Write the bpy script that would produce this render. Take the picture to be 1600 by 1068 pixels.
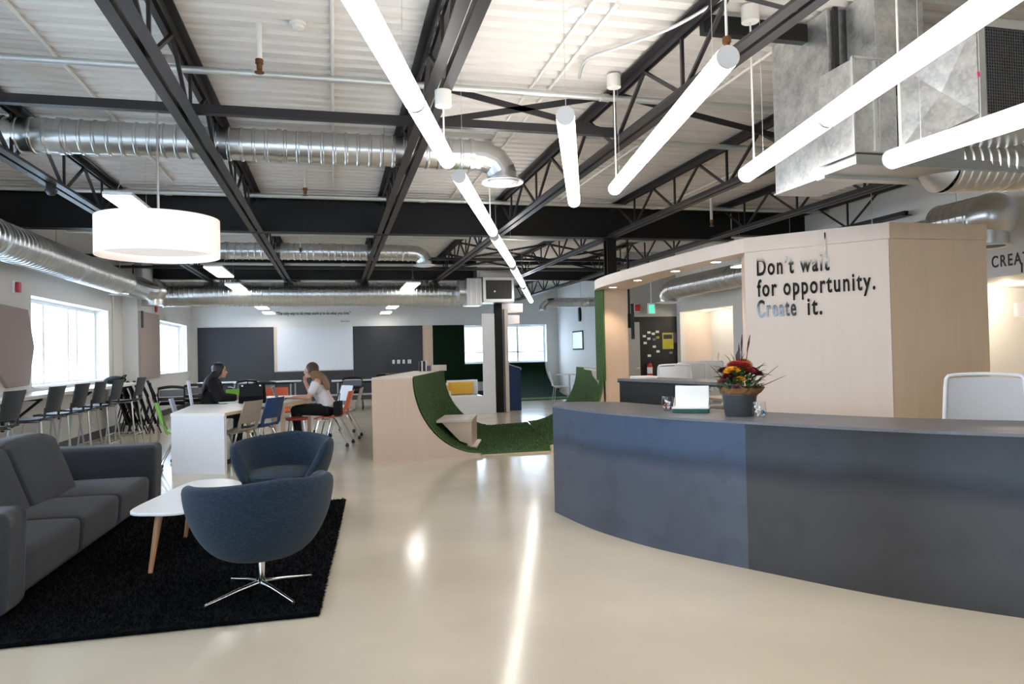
import bpy, math, random
from mathutils import Vector, Matrix
random.seed(7)
for _o in list(bpy.data.objects):
    bpy.data.objects.remove(_o)
scene = bpy.context.scene
COL = scene.collection
PI = math.pi

# ------------------------------------------------------------------ camera
YAW = math.atan(277 / 1120.0)          # camera looks this far right of the joist direction (+Y)
PITCH = math.atan(17 / 1120.0)
ROLL = 0.022
CAM_H = 1.35
_f0 = Vector((math.sin(YAW), math.cos(YAW), 0)); _r0 = Vector((math.cos(YAW), -math.sin(YAW), 0)); _u0 = Vector((0, 0, 1))
_f = _f0 * math.cos(PITCH) + _u0 * math.sin(PITCH)
_u1 = _u0 * math.cos(PITCH) - _f0 * math.sin(PITCH)
_r = _r0 * math.cos(ROLL) - _u1 * math.sin(ROLL)
_u = _u1 * math.cos(ROLL) + _r0 * math.sin(ROLL)
cam_data = bpy.data.cameras.new('camera')
cam_data.sensor_width = 36.0
cam_data.lens = 1120 / 1600 * 36.0
cam_data.clip_start = 0.05; cam_data.clip_end = 500
cam = bpy.data.objects.new('camera', cam_data)
cam.matrix_world = Matrix(((_r.x, _u.x, -_f.x, 0), (_r.y, _u.y, -_f.y, 0), (_r.z, _u.z, -_f.z, CAM_H), (0, 0, 0, 1)))
COL.objects.link(cam)
scene.camera = cam

# ------------------------------------------------------------------ world: overcast daylight
world = bpy.data.worlds.new('overcast_sky'); scene.world = world
world.use_nodes = True
wn = world.node_tree; wn.nodes.clear()
_out = wn.nodes.new('ShaderNodeOutputWorld'); _bg = wn.nodes.new('ShaderNodeBackground')
_bg.inputs['Color'].default_value = (0.66, 0.82, 1.0, 1); _bg.inputs['Strength'].default_value = 6.5
wn.links.new(_bg.outputs[0], _out.inputs[0])

# ------------------------------------------------------------------ exposure
vs = scene.view_settings
vs.view_transform = 'Standard'; vs.look = 'None'; vs.gamma = 1.0; vs.use_curve_mapping = False
vs.exposure = 0.78
TUBE_E = 6.5       # emission strength of the tube lights
PANEL_E = 9.0

# ------------------------------------------------------------------ materials
def srgb(r, g, b):
    def c(v):
        v /= 255.0
        return v / 12.92 if v <= 0.04045 else ((v + 0.055) / 1.055) ** 2.4
    return (c(r), c(g), c(b))

MATS = {}
def mat(name, col, rough=0.5, metal=0.0, noise=None, bump=None, spec=0.5, emit=None, trans=0.0, coat=0.0, stretch=None, rnoise=None, sheen=0.0, ior=None):
    """noise=(scale, amount, detail): colour variation; bump=(scale, strength); stretch=(sx,sy,sz) of object coords"""
    m = bpy.data.materials.new(name); m.use_nodes = True
    nt = m.node_tree; b = nt.nodes['Principled BSDF']
    b.inputs['Base Color'].default_value = (*col, 1); b.inputs['Roughness'].default_value = rough
    b.inputs['Metallic'].default_value = metal; b.inputs['Specular IOR Level'].default_value = spec
    if coat: b.inputs['Coat Weight'].default_value = coat; b.inputs['Coat Roughness'].default_value = 0.08
    if trans: b.inputs['Transmission Weight'].default_value = trans
    if ior: b.inputs['IOR'].default_value = ior
    if sheen: b.inputs['Sheen Weight'].default_value = sheen; b.inputs['Sheen Roughness'].default_value = 0.6
    if emit:
        b.inputs['Emission Color'].default_value = (*emit[0], 1); b.inputs['Emission Strength'].default_value = emit[1]
    tc = None
    if noise or bump or rnoise:
        tcn = nt.nodes.new('ShaderNodeTexCoord'); tc = tcn.outputs['Object']
        if stretch:
            mp = nt.nodes.new('ShaderNodeMapping'); mp.inputs['Scale'].default_value = stretch
            nt.links.new(tc, mp.inputs['Vector']); tc = mp.outputs['Vector']
    if noise:
        n = nt.nodes.new('ShaderNodeTexNoise'); n.inputs['Scale'].default_value = noise[0]
        n.inputs['Detail'].default_value = noise[2] if len(noise) > 2 else 4
        nt.links.new(tc, n.inputs['Vector'])
        r = nt.nodes.new('ShaderNodeValToRGB'); a = noise[1]
        r.color_ramp.elements[0].position = 0.3; r.color_ramp.elements[1].position = 0.7
        r.color_ramp.elements[0].color = (*[max(0, c * (1 - a)) for c in col], 1)
        r.color_ramp.elements[1].color = (*[min(1, c * (1 + a)) for c in col], 1)
        nt.links.new(n.outputs['Fac'], r.inputs['Fac']); nt.links.new(r.outputs['Color'], b.inputs['Base Color'])
    if rnoise:
        n2 = nt.nodes.new('ShaderNodeTexNoise'); n2.inputs['Scale'].default_value = rnoise[0]
        nt.links.new(tc, n2.inputs['Vector'])
        mr = nt.nodes.new('ShaderNodeMapRange'); mr.inputs['To Min'].default_value = rough - rnoise[1]; mr.inputs['To Max'].default_value = rough + rnoise[1]
        nt.links.new(n2.outputs['Fac'], mr.inputs['Value']); nt.links.new(mr.outputs[0], b.inputs['Roughness'])
    if bump:
        n3 = nt.nodes.new('ShaderNodeTexNoise'); n3.inputs['Scale'].default_value = bump[0]; n3.inputs['Detail'].default_value = 3
        nt.links.new(tc, n3.inputs['Vector'])
        bp = nt.nodes.new('ShaderNodeBump'); bp.inputs['Strength'].default_value = bump[1]; bp.inputs['Distance'].default_value = 0.01
        nt.links.new(n3.outputs['Fac'], bp.inputs['Height']); nt.links.new(bp.outputs[0], b.inputs['Normal'])
    MATS[name] = m
    return m

mat('concrete', srgb(212, 200, 178), 0.15, noise=(0.9, 0.10, 8), rnoise=(2.2, 0.05), bump=(6.5, 0.05), spec=0.5)
mat('deck_white', srgb(217, 212, 205), 0.55, noise=(0.7, 0.03))
mat('wall_white', srgb(226, 224, 219), 0.7, noise=(1.2, 0.015), bump=(60, 0.03))
mat('wall_grey', srgb(176, 176, 172), 0.7, noise=(1.2, 0.015))
mat('trim_white', srgb(238, 240, 242), 0.45, noise=(3, 0.01))
mat('baseboard_grey', srgb(72, 72, 74), 0.5, noise=(3, 0.05))
mat('steel_black', srgb(33, 31, 33), 0.42, metal=0.0, noise=(4, 0.12), spec=0.5)
mat('steel_dark', srgb(17, 17, 19), 0.55, noise=(3, 0.15), spec=0.4)
mat('galv', (0.66, 0.67, 0.67), 0.30, metal=1.0, noise=(2.5, 0.06, 3), rnoise=(4, 0.04))
mat('galv_dull', (0.52, 0.53, 0.52), 0.33, metal=0.9, noise=(2.5, 0.08, 4), rnoise=(4, 0.06))
mat('galv_pipe', (0.62, 0.63, 0.61), 0.4, metal=0.7, noise=(3, 0.06))
mat('conduit_white', srgb(226, 222, 214), 0.5, noise=(3, 0.02))
mat('birch', srgb(216, 190, 166), 0.42, noise=(2.2, 0.025, 6), stretch=(9, 9, 0.7), bump=(30, 0.02))
mat('birch_tan_shade', srgb(230, 203, 172), 0.42, noise=(2.2, 0.035, 6), stretch=(9, 9, 0.7), bump=(30, 0.02))  # tan birch with the block side's shade partly put into the colour
mat('birch_pale', srgb(226, 209, 195), 0.42, noise=(2.0, 0.02, 6), stretch=(8, 8, 0.7), bump=(30, 0.015))
mat('ply_edge', srgb(222, 200, 168), 0.5, noise=(3, 0.08, 6), stretch=(2, 2, 40))
mat('oak_leg', srgb(188, 138, 92), 0.45, noise=(5, 0.14, 6), stretch=(9, 9, 1))
mat('table_white', srgb(232, 231, 234), 0.35, noise=(40, 0.02))
mat('table_top', srgb(240, 234, 226), 0.35, noise=(4, 0.02))
mat('lacquer_white', srgb(240, 240, 240), 0.3, noise=(3, 0.01))
mat('turf', srgb(84, 110, 68), 0.9, noise=(60, 0.3, 4), bump=(220, 0.7), spec=0.15)
mat('turf_dark', srgb(20, 38, 25), 0.95, noise=(50, 0.35, 4), bump=(200, 0.6), spec=0.1)
mat('felt_dark', srgb(69, 70, 73), 0.9, noise=(90, 0.12, 3), bump=(160, 0.2), spec=0.15)
mat('screen_white', srgb(222, 226, 232), 0.3, noise=(2, 0.01))
mat('rug_black', srgb(17, 17, 19), 0.95, noise=(45, 0.5, 3), bump=(120, 0.8), spec=0.1)
mat('sofa_grey', srgb(52, 54, 60), 0.9, noise=(160, 0.28, 2), bump=(330, 0.25), spec=0.2, sheen=0.15)
mat('sofa_seam', srgb(52, 54, 60), 0.9, noise=(60, 0.1))
mat('tub_blue', srgb(29, 45, 61), 0.85, noise=(46, 0.5, 3), bump=(260, 0.25), spec=0.2, sheen=0.1, stretch=(1, 1, 5))
mat('chrome', (0.78, 0.78, 0.78), 0.13, metal=1.0, noise=(4, 0.03))
mat('chrome_soft', (0.62, 0.62, 0.63), 0.28, metal=1.0, noise=(4, 0.04))
mat('plastic_black', srgb(26, 26, 29), 0.45, noise=(20, 0.08))
mat('plastic_charcoal', srgb(32, 33, 38), 0.42, noise=(20, 0.08))
mat('fabric_black', srgb(20, 20, 23), 0.9, noise=(90, 0.3), bump=(200, 0.2), spec=0.15)
mat('mesh_grey', srgb(120, 126, 136), 0.7, noise=(160, 0.12))
mat('plastic_white', srgb(226, 228, 232), 0.4, noise=(12, 0.01))
mat('mesh_white', srgb(184, 185, 188), 0.6, noise=(220, 0.05), bump=(400, 0.1))
mat('plastic_taupe', srgb(160, 150, 138), 0.45, noise=(15, 0.03))
mat('plastic_blue', srgb(38, 72, 122), 0.45, noise=(15, 0.05))
mat('plastic_orange', srgb(228, 104, 58), 0.42, noise=(15, 0.04))
mat('plastic_red', srgb(166, 52, 34), 0.42, noise=(15, 0.04))
mat('plastic_green', srgb(128, 190, 70), 0.42, noise=(15, 0.04))
mat('plastic_lilac', srgb(206, 208, 226), 0.42, noise=(15, 0.02))
mat('acoustic_taupe', srgb(168, 154, 148), 0.85, noise=(60, 0.04), bump=(120, 0.15))
mat('acoustic_brown', srgb(132, 112, 98), 0.85, noise=(60, 0.04), bump=(120, 0.15))
mat('alarm_red', srgb(190, 34, 44), 0.4, noise=(10, 0.05))
mat('mesh_filter', srgb(84, 84, 86), 0.6, noise=(30, 0.1))
mat('grille_dark', srgb(40, 38, 37), 0.6, noise=(30, 0.1))
mat('yellow_vinyl', srgb(236, 184, 66), 0.5, noise=(20, 0.03))
mat('podium_blue', srgb(30, 56, 104), 0.42, noise=(8, 0.06))
mat('ink_black', srgb(12, 12, 14), 0.05, spec=0.6, noise=(4, 0.02))
mat('ink_flat', srgb(24, 24, 26), 0.4, noise=(4, 0.02))
mat('ink_pale', srgb(246, 248, 250), 0.4, noise=(4, 0.01))
mat('wall_black', srgb(22, 22, 24), 0.5, noise=(5, 0.2))
mat('paper_white', srgb(240, 240, 238), 0.6, noise=(10, 0.01))
mat('paper_yellow', srgb(178, 172, 50), 0.5, noise=(6, 0.1))
mat('paper_purple', srgb(98, 74, 112), 0.5, noise=(6, 0.1))
mat('kraft', srgb(134, 92, 54), 0.8, noise=(14, 0.2), bump=(30, 0.3))
mat('pot_grey', srgb(62, 64, 68), 0.45, noise=(6, 0.08))
mat('leaf_green', srgb(92, 130, 62), 0.5, noise=(20, 0.3))
mat('leaf_dark', srgb(60, 84, 46), 0.5, noise=(20, 0.3))
mat('leaf_burgundy', srgb(58, 24, 30), 0.5, noise=(20, 0.3))
mat('petal_red', srgb(178, 66, 56), 0.6, noise=(30, 0.25))
mat('petal_crimson', srgb(112, 16, 36), 0.6, noise=(30, 0.25))
mat('petal_yellow', srgb(226, 168, 44), 0.6, noise=(30, 0.2))
mat('petal_mauve', srgb(150, 96, 104), 0.6, noise=(30, 0.2))
mat('twig', srgb(110, 60, 54), 0.6, noise=(20, 0.2))
mat('box_green', srgb(24, 84, 74), 0.45, noise=(8, 0.06))
mat('skin', srgb(222, 172, 146), 0.5, noise=(30, 0.04), spec=0.35)
mat('hair_black', srgb(24, 20, 22), 0.4, noise=(30, 0.3), stretch=(6, 6, 1), bump=(60, 0.4))
mat('hair_brown', srgb(74, 54, 42), 0.45, noise=(26, 0.4), stretch=(6, 6, 1), bump=(60, 0.4))
mat('hair_blonde', srgb(142, 108, 76), 0.45, noise=(26, 0.3), stretch=(6, 6, 1), bump=(60, 0.4))
mat('cloth_black', srgb(18, 18, 21), 0.85, noise=(40, 0.2), bump=(50, 0.3))
mat('cloth_white', srgb(236, 230, 230), 0.8, noise=(20, 0.03), bump=(24, 0.35))
mat('laptop_silver', (0.7, 0.7, 0.71), 0.35, metal=0.8, noise=(10, 0.02))
mat('lampshade', srgb(250, 240, 236), 0.7, noise=(90, 0.02), stretch=(1, 1, 0.1), emit=((1.0, 0.93, 0.9), 0.16))
mat('lamp_diffuser', srgb(250, 244, 238), 0.5, noise=(5, 0.01), emit=((1.0, 0.88, 0.80), 0.30))
mat('lamp_glow', (1, 1, 1), 0.5, noise=(5, 0.01), emit=((1.0, 0.93, 0.86), 9.0))
mat('downlight_glow', (1, 1, 1), 0.5, noise=(5, 0.01), emit=((1.0, 0.88, 0.74), 14.0))
mat('tube_glow', (1, 1, 1), 0.4, noise=(5, 0.01), emit=((1.0, 0.962, 0.925), TUBE_E))
mat('tube_cap', srgb(205, 205, 205), 0.4, noise=(5, 0.01))
mat('panel_glow', (1, 1, 1), 0.4, noise=(5, 0.01), emit=((1.0, 0.97, 0.94), PANEL_E))
mat('exit_green', srgb(60, 220, 170), 0.5, noise=(5, 0.01), emit=((0.06, 0.75, 0.42), 0.9))
mat('neon_white', (1, 1, 1), 0.5, noise=(5, 0.01), emit=((1, 1, 1), 1.2))
mat('niche_light', (1, 1, 1), 0.5, noise=(5, 0.01), emit=((1.0, 0.9, 0.78), 22.0))
mat('snow_ground', srgb(225, 230, 235), 0.9, noise=(0.4, 0.12))
mat('outside_pale', srgb(206, 214, 224), 0.9, noise=(0.6, 0.1))
mat('brass', srgb(120, 84, 54), 0.4, metal=0.8, noise=(8, 0.1))
mat('pink_tag', srgb(240, 70, 130), 0.5, noise=(8, 0.02))

def _ramp(nt, stops):
    r = nt.nodes.new('ShaderNodeValToRGB'); e = r.color_ramp.elements
    while len(e) < len(stops): e.new(0.5)
    for el, (p, c) in zip(e, stops): el.position = p; el.color = (*c, 1)
    return r

def steel_material(name, stops, rough):
    """hot-rolled steel sheet: mill-scale bands along the sheet, a wavy border between them, darker stains"""
    m = bpy.data.materials.new(name); m.use_nodes = True; nt = m.node_tree; b = nt.nodes['Principled BSDF']
    tc = nt.nodes.new('ShaderNodeTexCoord'); sx = nt.nodes.new('ShaderNodeSeparateXYZ'); nt.links.new(tc.outputs['Object'], sx.inputs[0])
    n = nt.nodes.new('ShaderNodeTexNoise'); n.inputs['Scale'].default_value = 1.6; n.inputs['Detail'].default_value = 5
    nt.links.new(tc.outputs['Object'], n.inputs['Vector'])
    ma = nt.nodes.new('ShaderNodeMath'); ma.operation = 'MULTIPLY_ADD'; ma.inputs[1].default_value = 0.13
    nt.links.new(n.outputs['Fac'], ma.inputs[0]); nt.links.new(sx.outputs['Z'], ma.inputs[2])
    r = _ramp(nt, stops); nt.links.new(ma.outputs[0], r.inputs['Fac'])
    n2 = nt.nodes.new('ShaderNodeTexNoise'); n2.inputs['Scale'].default_value = 5.0; n2.inputs['Detail'].default_value = 8
    nt.links.new(tc.outputs['Object'], n2.inputs['Vector'])
    r2 = _ramp(nt, [(0.30, (0.86, 0.84, 0.83)), (0.48, (1, 1, 1)), (0.75, (1.0, 1.0, 1.0))]); nt.links.new(n2.outputs['Fac'], r2.inputs['Fac'])
    mx = nt.nodes.new('ShaderNodeMix'); mx.data_type = 'RGBA'; mx.blend_type = 'MULTIPLY'; mx.inputs[0].default_value = 1.0
    nt.links.new(r.outputs['Color'], mx.inputs[6]); nt.links.new(r2.outputs['Color'], mx.inputs[7])
    nt.links.new(mx.outputs[2], b.inputs['Base Color'])
    b.inputs['Metallic'].default_value = 0.45; b.inputs['Roughness'].default_value = rough; b.inputs['Specular IOR Level'].default_value = 0.5
    MATS[name] = m
_sa, _sb, _sc = srgb(90, 95, 108), srgb(74, 90, 112), srgb(64, 74, 92)
steel_material('steel_window_blue', [(0.0, _sa), (0.60, _sa), (0.68, _sc), (0.76, _sb), (1.0, srgb(68, 82, 104))], 0.42)  # blue-grey steel with blue window light put into the colour
_sa, _sb, _sc = srgb(74, 72, 73), srgb(66, 70, 74), srgb(52, 54, 59)
steel_material('steel_grey', [(0.0, srgb(66, 64, 64)), (0.25, _sa), (0.58, _sa), (0.68, _sc), (0.78, _sb), (1.0, srgb(54, 55, 58))], 0.42)
mat('steel_top', srgb(112, 112, 116), 0.4, metal=0.35, noise=(3, 0.10, 6), stretch=(1, 6, 1))

def glass_material(name, col=(1, 1, 1), rough=0.0):
    m = bpy.data.materials.new(name); m.use_nodes = True; nt = m.node_tree; nt.nodes.clear()
    o = nt.nodes.new('ShaderNodeOutputMaterial'); t = nt.nodes.new('ShaderNodeBsdfTransparent'); g = nt.nodes.new('ShaderNodeBsdfGlossy')
    g.inputs['Roughness'].default_value = rough; t.inputs['Color'].default_value = (*col, 1)
    lw = nt.nodes.new('ShaderNodeLayerWeight'); lw.inputs['Blend'].default_value = 0.5
    pw = nt.nodes.new('ShaderNodeMath'); pw.operation = 'POWER'; pw.inputs[1].default_value = 4.0; nt.links.new(lw.outputs['Facing'], pw.inputs[0])
    f = nt.nodes.new('ShaderNodeMath'); f.operation = 'MULTIPLY_ADD'; f.inputs[1].default_value = 0.45; f.inputs[2].default_value = 0.03; nt.links.new(pw.outputs[0], f.inputs[0])
    mx = nt.nodes.new('ShaderNodeMixShader'); nt.links.new(f.outputs[0], mx.inputs[0]); nt.links.new(t.outputs[0], mx.inputs[1]); nt.links.new(g.outputs[0], mx.inputs[2])
    nt.links.new(mx.outputs[0], o.inputs[0]); MATS[name] = m
glass_material('window_glass', (0.97, 0.985, 1.0)); glass_material('tumbler_glass', (0.96, 0.97, 0.98))

def spangle_material(name):
    """hot-dip galvanised sheet: crystal spangle cells over a soft cloudy sheen"""
    m = mat(name, (0.6, 0.61, 0.61), 0.34, metal=0.9, rnoise=(3, 0.08)); nt = m.node_tree; b = nt.nodes['Principled BSDF']
    tc = nt.nodes.new('ShaderNodeTexCoord'); v = nt.nodes.new('ShaderNodeTexVoronoi'); v.inputs['Scale'].default_value = 45
    n = nt.nodes.new('ShaderNodeTexNoise'); n.inputs['Scale'].default_value = 6.5; n.inputs['Detail'].default_value = 6
    for q in (v, n): nt.links.new(tc.outputs['Object'], q.inputs['Vector'])
    r = _ramp(nt, [(0.3, (0.42, 0.44, 0.45)), (0.55, (0.66, 0.67, 0.66)), (0.75, (0.8, 0.81, 0.8))])
    mx = nt.nodes.new('ShaderNodeMix'); mx.data_type = 'FLOAT'; mx.inputs[0].default_value = 0.14
    sp = nt.nodes.new('ShaderNodeSeparateColor'); nt.links.new(v.outputs['Color'], sp.inputs[0])
    nt.links.new(n.outputs['Fac'], mx.inputs[2]); nt.links.new(sp.outputs[0], mx.inputs[3]); nt.links.new(mx.outputs[0], r.inputs['Fac'])
    nt.links.new(r.outputs['Color'], b.inputs['Base Color'])
spangle_material('galv_spangle')
def art_material(name):
    m = mat(name, srgb(86, 126, 176), 0.3, noise=(3.5, 0.5, 6)); return m
art_material('art_blue')

# ------------------------------------------------------------------ mesh helpers
class MB:
    def __init__(s): s.v = []; s.f = []
    def add(s, vs, fs):
        n = len(s.v); s.v += [tuple(v) for v in vs]; s.f += [tuple(i + n for i in f) for f in fs]; return s
    def box(s, x0, x1, y0, y1, z0, z1):
        return s.add([(x0, y0, z0), (x1, y0, z0), (x1, y1, z0), (x0, y1, z0), (x0, y0, z1), (x1, y0, z1), (x1, y1, z1), (x0, y1, z1)],
                     [(0, 3, 2, 1), (4, 5, 6, 7), (0, 1, 5, 4), (1, 2, 6, 5), (2, 3, 7, 6), (3, 0, 4, 7)])
    def obox(s, c, ax, ay, az):
        """oriented box: centre and three half-axis vectors"""
        c = Vector(c); ax, ay, az = Vector(ax), Vector(ay), Vector(az)
        vs = [c + a * ax + b * ay + d * az for d in (-1, 1) for (a, b) in ((-1, -1), (1, -1), (1, 1), (-1, 1))]
        return s.add(vs, [(0, 3, 2, 1), (4, 5, 6, 7), (0, 1, 5, 4), (1, 2, 6, 5), (2, 3, 7, 6), (3, 0, 4, 7)])
    def bar(s, p, q, w, h, up=(0, 0, 1)):
        p, q = Vector(p), Vector(q); d = q - p; L = d.length; d.normalize(); up = Vector(up)
        if abs(d.dot(up)) > 0.98: up = Vector((1, 0, 0))
        sx = d.cross(up).normalized(); sz = sx.cross(d).normalized()
        return s.obox((p + q) / 2, sx * w / 2, d * L / 2, sz * h / 2)
    def cyl(s, p, q, r0, r1=None, n=12, cap=True):
        r1 = r0 if r1 is None else r1
        p, q = Vector(p), Vector(q); d = (q - p).normalized(); a = Vector((0, 0, 1)) if abs(d.z) < 0.9 else Vector((1, 0, 0))
        u = d.cross(a).normalized(); w = u.cross(d)          # u,w perpendicular to d
        vs = []
        for c, r in ((p, r0), (q, r1)):
            for i in range(n):
                t = 2 * PI * i / n; vs.append(c + (u * math.cos(t) - w * math.sin(t)) * r)
        fs = [(i, (i + 1) % n, n + (i + 1) % n, n + i) for i in range(n)]
        if cap: fs += [tuple(range(n - 1, -1, -1)), tuple(range(n, 2 * n))]
        return s.add(vs, fs)
    def sweep(s, path, rad, n=8, cap=True, closed=False):
        """round tube along a path; rad is a number or one per point"""
        P = [Vector(p) for p in path]; m = len(P)
        R = [rad] * m if not hasattr(rad, '__len__') else rad
        ts = []
        for i in range(m):
            a = P[i - 1] if (i > 0 or closed) else P[i]; b = P[(i + 1) % m] if (i < m - 1 or closed) else P[i]
            ts.append((b - a).normalized())
        a = Vector((0, 0, 1)) if abs(ts[0].z) < 0.9 else Vector((1, 0, 0))
        u = ts[0].cross(a).normalized(); vs = []
        for i in range(m):
            u = (u - ts[i] * u.dot(ts[i])).normalized(); w = ts[i].cross(u)
            for k in range(n):
                t = 2 * PI * k / n; vs.append(P[i] + (u * math.cos(t) + w * math.sin(t)) * R[i])
        fs = []
        for i in range(m if closed else m - 1):
            j = (i + 1) % m
            fs += [(i * n + k, i * n + (k + 1) % n, j * n + (k + 1) % n, j * n + k) for k in range(n)]
        if cap and not closed: fs += [tuple(range(n - 1, -1, -1)), tuple(range((m - 1) * n, m * n))]
        return s.add(vs, fs)
    def prism(s, poly, z0, z1):
        n = len(poly)
        a = sum(poly[i][0] * poly[(i + 1) % n][1] - poly[(i + 1) % n][0] * poly[i][1] for i in range(n))
        if a < 0: poly = poly[::-1]
        vs = [(x, y, z0) for x, y in poly] + [(x, y, z1) for x, y in poly]
        return s.add(vs, [tuple(range(n - 1, -1, -1)), tuple(range(n, 2 * n))] + [(i, (i + 1) % n, n + (i + 1) % n, n + i) for i in range(n)])
    def lathe(s, prof, n=24, c=(0, 0, 0), close=False):
        """prof: list of (r, z); spun about z through c"""
        m = len(prof); vs = []
        for r, z in prof:
            for k in range(n):
                t = 2 * PI * k / n; vs.append((c[0] + r * math.cos(t), c[1] + r * math.sin(t), c[2] + z))
        fs = [(i * n + k, i * n + (k + 1) % n, (i + 1) * n + (k + 1) % n, (i + 1) * n + k) for i in range(m - 1) for k in range(n)]
        if close: fs += [((m - 1) * n + k, (m - 1) * n + (k + 1) % n, (k + 1) % n, k) for k in range(n)]
        else:
            if prof[0][0] > 1e-6: fs.append(tuple(range(n - 1, -1, -1)))
            if prof[-1][0] > 1e-6: fs.append(tuple(range((m - 1) * n, m * n)))
        return s.add(vs, fs)
    def ball(s, c, rx, ry=None, rz=None, n=12, m=8):
        ry = rx if ry is None else ry; rz = rx if rz is None else rz
        vs = [(c[0], c[1], c[2] - rz)]
        for i in range(1, m):
            a = -PI / 2 + PI * i / m
            for k in range(n):
                t = 2 * PI * k / n; vs.append((c[0] + rx * math.cos(a) * math.cos(t), c[1] + ry * math.cos(a) * math.sin(t), c[2] + rz * math.sin(a)))
        vs.append((c[0], c[1], c[2] + rz)); L = len(vs) - 1
        fs = [(0, 1 + (k + 1) % n, 1 + k) for k in range(n)]
        for i in range(m - 2):
            fs += [(1 + i * n + k, 1 + i * n + (k + 1) % n, 1 + (i + 1) * n + (k + 1) % n, 1 + (i + 1) * n + k) for k in range(n)]
        fs += [(L, 1 + (m - 2) * n + k, 1 + (m - 2) * n + (k + 1) % n) for k in range(n)]
        return s.add(vs, fs)
    def grid(s, rows):
        """surface through a list of rows of points"""
        m, n = len(rows), len(rows[0]); vs = [p for r in rows for p in r]
        return s.add(vs, [(i * n + k, i * n + k + 1, (i + 1) * n + k + 1, (i + 1) * n + k) for i in range(m - 1) for k in range(n - 1)])
    def plate(s, rows, t):
        """closed thick plate: grid of points offset by vector t"""
        m, n = len(rows), len(rows[0]); t = Vector(t)
        A = [Vector(p) for r in rows for p in r]; vs = A + [p + t for p in A]; N = m * n
        fs = []
        for i in range(m - 1):
            for k in range(n - 1):
                a, b, c, d = i * n + k, i * n + k + 1, (i + 1) * n + k + 1, (i + 1) * n + k
                fs += [(a, b, c, d), (a + N, d + N, c + N, b + N)]
        bd = [k for k in range(n)] + [i * n + n - 1 for i in range(1, m)] + [(m - 1) * n + k for k in range(n - 2, -1, -1)] + [i * n for i in range(m - 2, 0, -1)]
        L = len(bd)
        fs += [(bd[i], bd[i] + N, bd[(i + 1) % L] + N, bd[(i + 1) % L]) for i in range(L)]
        return s.add(vs, fs)
    def mesh(s, name, material, smooth=False):
        me = bpy.data.meshes.new(name); me.from_pydata(s.v, [], s.f); me.materials.append(MATS[material])
        if smooth:
            me.polygons.foreach_set('use_smooth', [True] * len(me.polygons))
            try: me.set_sharp_from_angle(angle=math.radians(42))
            except Exception: pass
        me.update(); return me

def link(o, parent=None):
    COL.objects.link(o)
    if parent: o.parent = parent
    return o
def tag(o, label=None, cat=None, group=None, kind=None):
    if label: o['label'] = label
    if cat: o['category'] = cat
    if group: o['group'] = group
    if kind: o['kind'] = kind
    return o
def part(name, mb, material, parent=None, smooth=False, bevel=0, seg=2, sub=0, label=None):
    me = mb if isinstance(mb, bpy.types.Mesh) else mb.mesh(name, material, smooth or sub > 0)
    o = link(bpy.data.objects.new(name, me), parent)
    if bevel:
        b = o.modifiers.new('bevel', 'BEVEL'); b.width = bevel; b.segments = seg; b.limit_method = 'ANGLE'; b.angle_limit = math.radians(35)
    if sub:
        q = o.modifiers.new('subd', 'SUBSURF'); q.levels = sub; q.render_levels = sub
    if label: o['label'] = label
    return o
def thing(name, label, cat, loc=(0, 0, 0), rz=0, group=None):
    o = bpy.data.objects.new(name, None); o.empty_display_size = 0.1
    o.location = loc; o.rotation_euler = (0, 0, rz); link(o); return tag(o, label, cat, group)
def solo(name, mb, material, label, cat, group=None, **k):
    return tag(part(name, mb, material, None, **k), label, cat, group)
def struct(name, mb, material, parent=None, **k):
    o = part(name, mb, material, parent, **k)
    if not parent: o['kind'] = 'structure'
    return o
def copy_tree(o, loc=None, rz=None, label=None, parent=None):
    c = o.copy(); link(c, parent)
    for ch in o.children: copy_tree(ch, parent=c)
    if loc is not None: c.location = loc
    if rz is not None: c.rotation_euler = (0, 0, rz)
    if label: c['label'] = label
    return c
def recolor(root, table):
    """swap materials of a copied thing (copies get their own mesh data for the swapped parts)"""
    for ch in root.children:
        key = ch.name.split('.')[0]
        if key in table:
            ch.data = ch.data.copy(); ch.data.materials[0] = MATS[table[key]]
def text_mesh(body, size, material, bold=0.0, extrude=0.001, align='LEFT', fit=None, spacing=1.0):
    cu = bpy.data.curves.new('t', 'FONT'); cu.body = body; cu.size = size; cu.offset = bold; cu.extrude = extrude; cu.align_x = align
    cu.space_character = spacing; cu.resolution_u = 4
    o = bpy.data.objects.new('t', cu); COL.objects.link(o)
    dg = bpy.context.evaluated_depsgraph_get(); me = bpy.data.meshes.new_from_object(o.evaluated_get(dg))
    bpy.data.objects.remove(o); bpy.data.curves.remove(cu)
    if fit and len(me.vertices):
        xs = [v.co.x for v in me.vertices]; k = fit / (max(xs) - min(xs)); x0 = min(xs)
        for v in me.vertices: v.co.x = (v.co.x - x0) * k
    me.materials.clear(); me.materials.append(MATS[material]); return me
def catmull(pts, k=6, closed=False):
    n = len(pts); out = []
    rng = range(n) if closed else range(n - 1)
    for i in rng:
        g = (lambda j: pts[j % n]) if closed else (lambda j: pts[min(max(j, 0), n - 1)])
        p0, p1, p2, p3 = (Vector(g(i + d)) for d in (-1, 0, 1, 2))
        for s in range(k):
            t = s / k
            out.append(0.5 * ((2 * p1) + (p2 - p0) * t + (2 * p0 - 5 * p1 + 4 * p2 - p3) * t * t + (3 * p1 - p0 - 3 * p2 + p3) * t ** 3))
    if not closed: out.append(Vector(pts[-1]))
    return out
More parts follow.
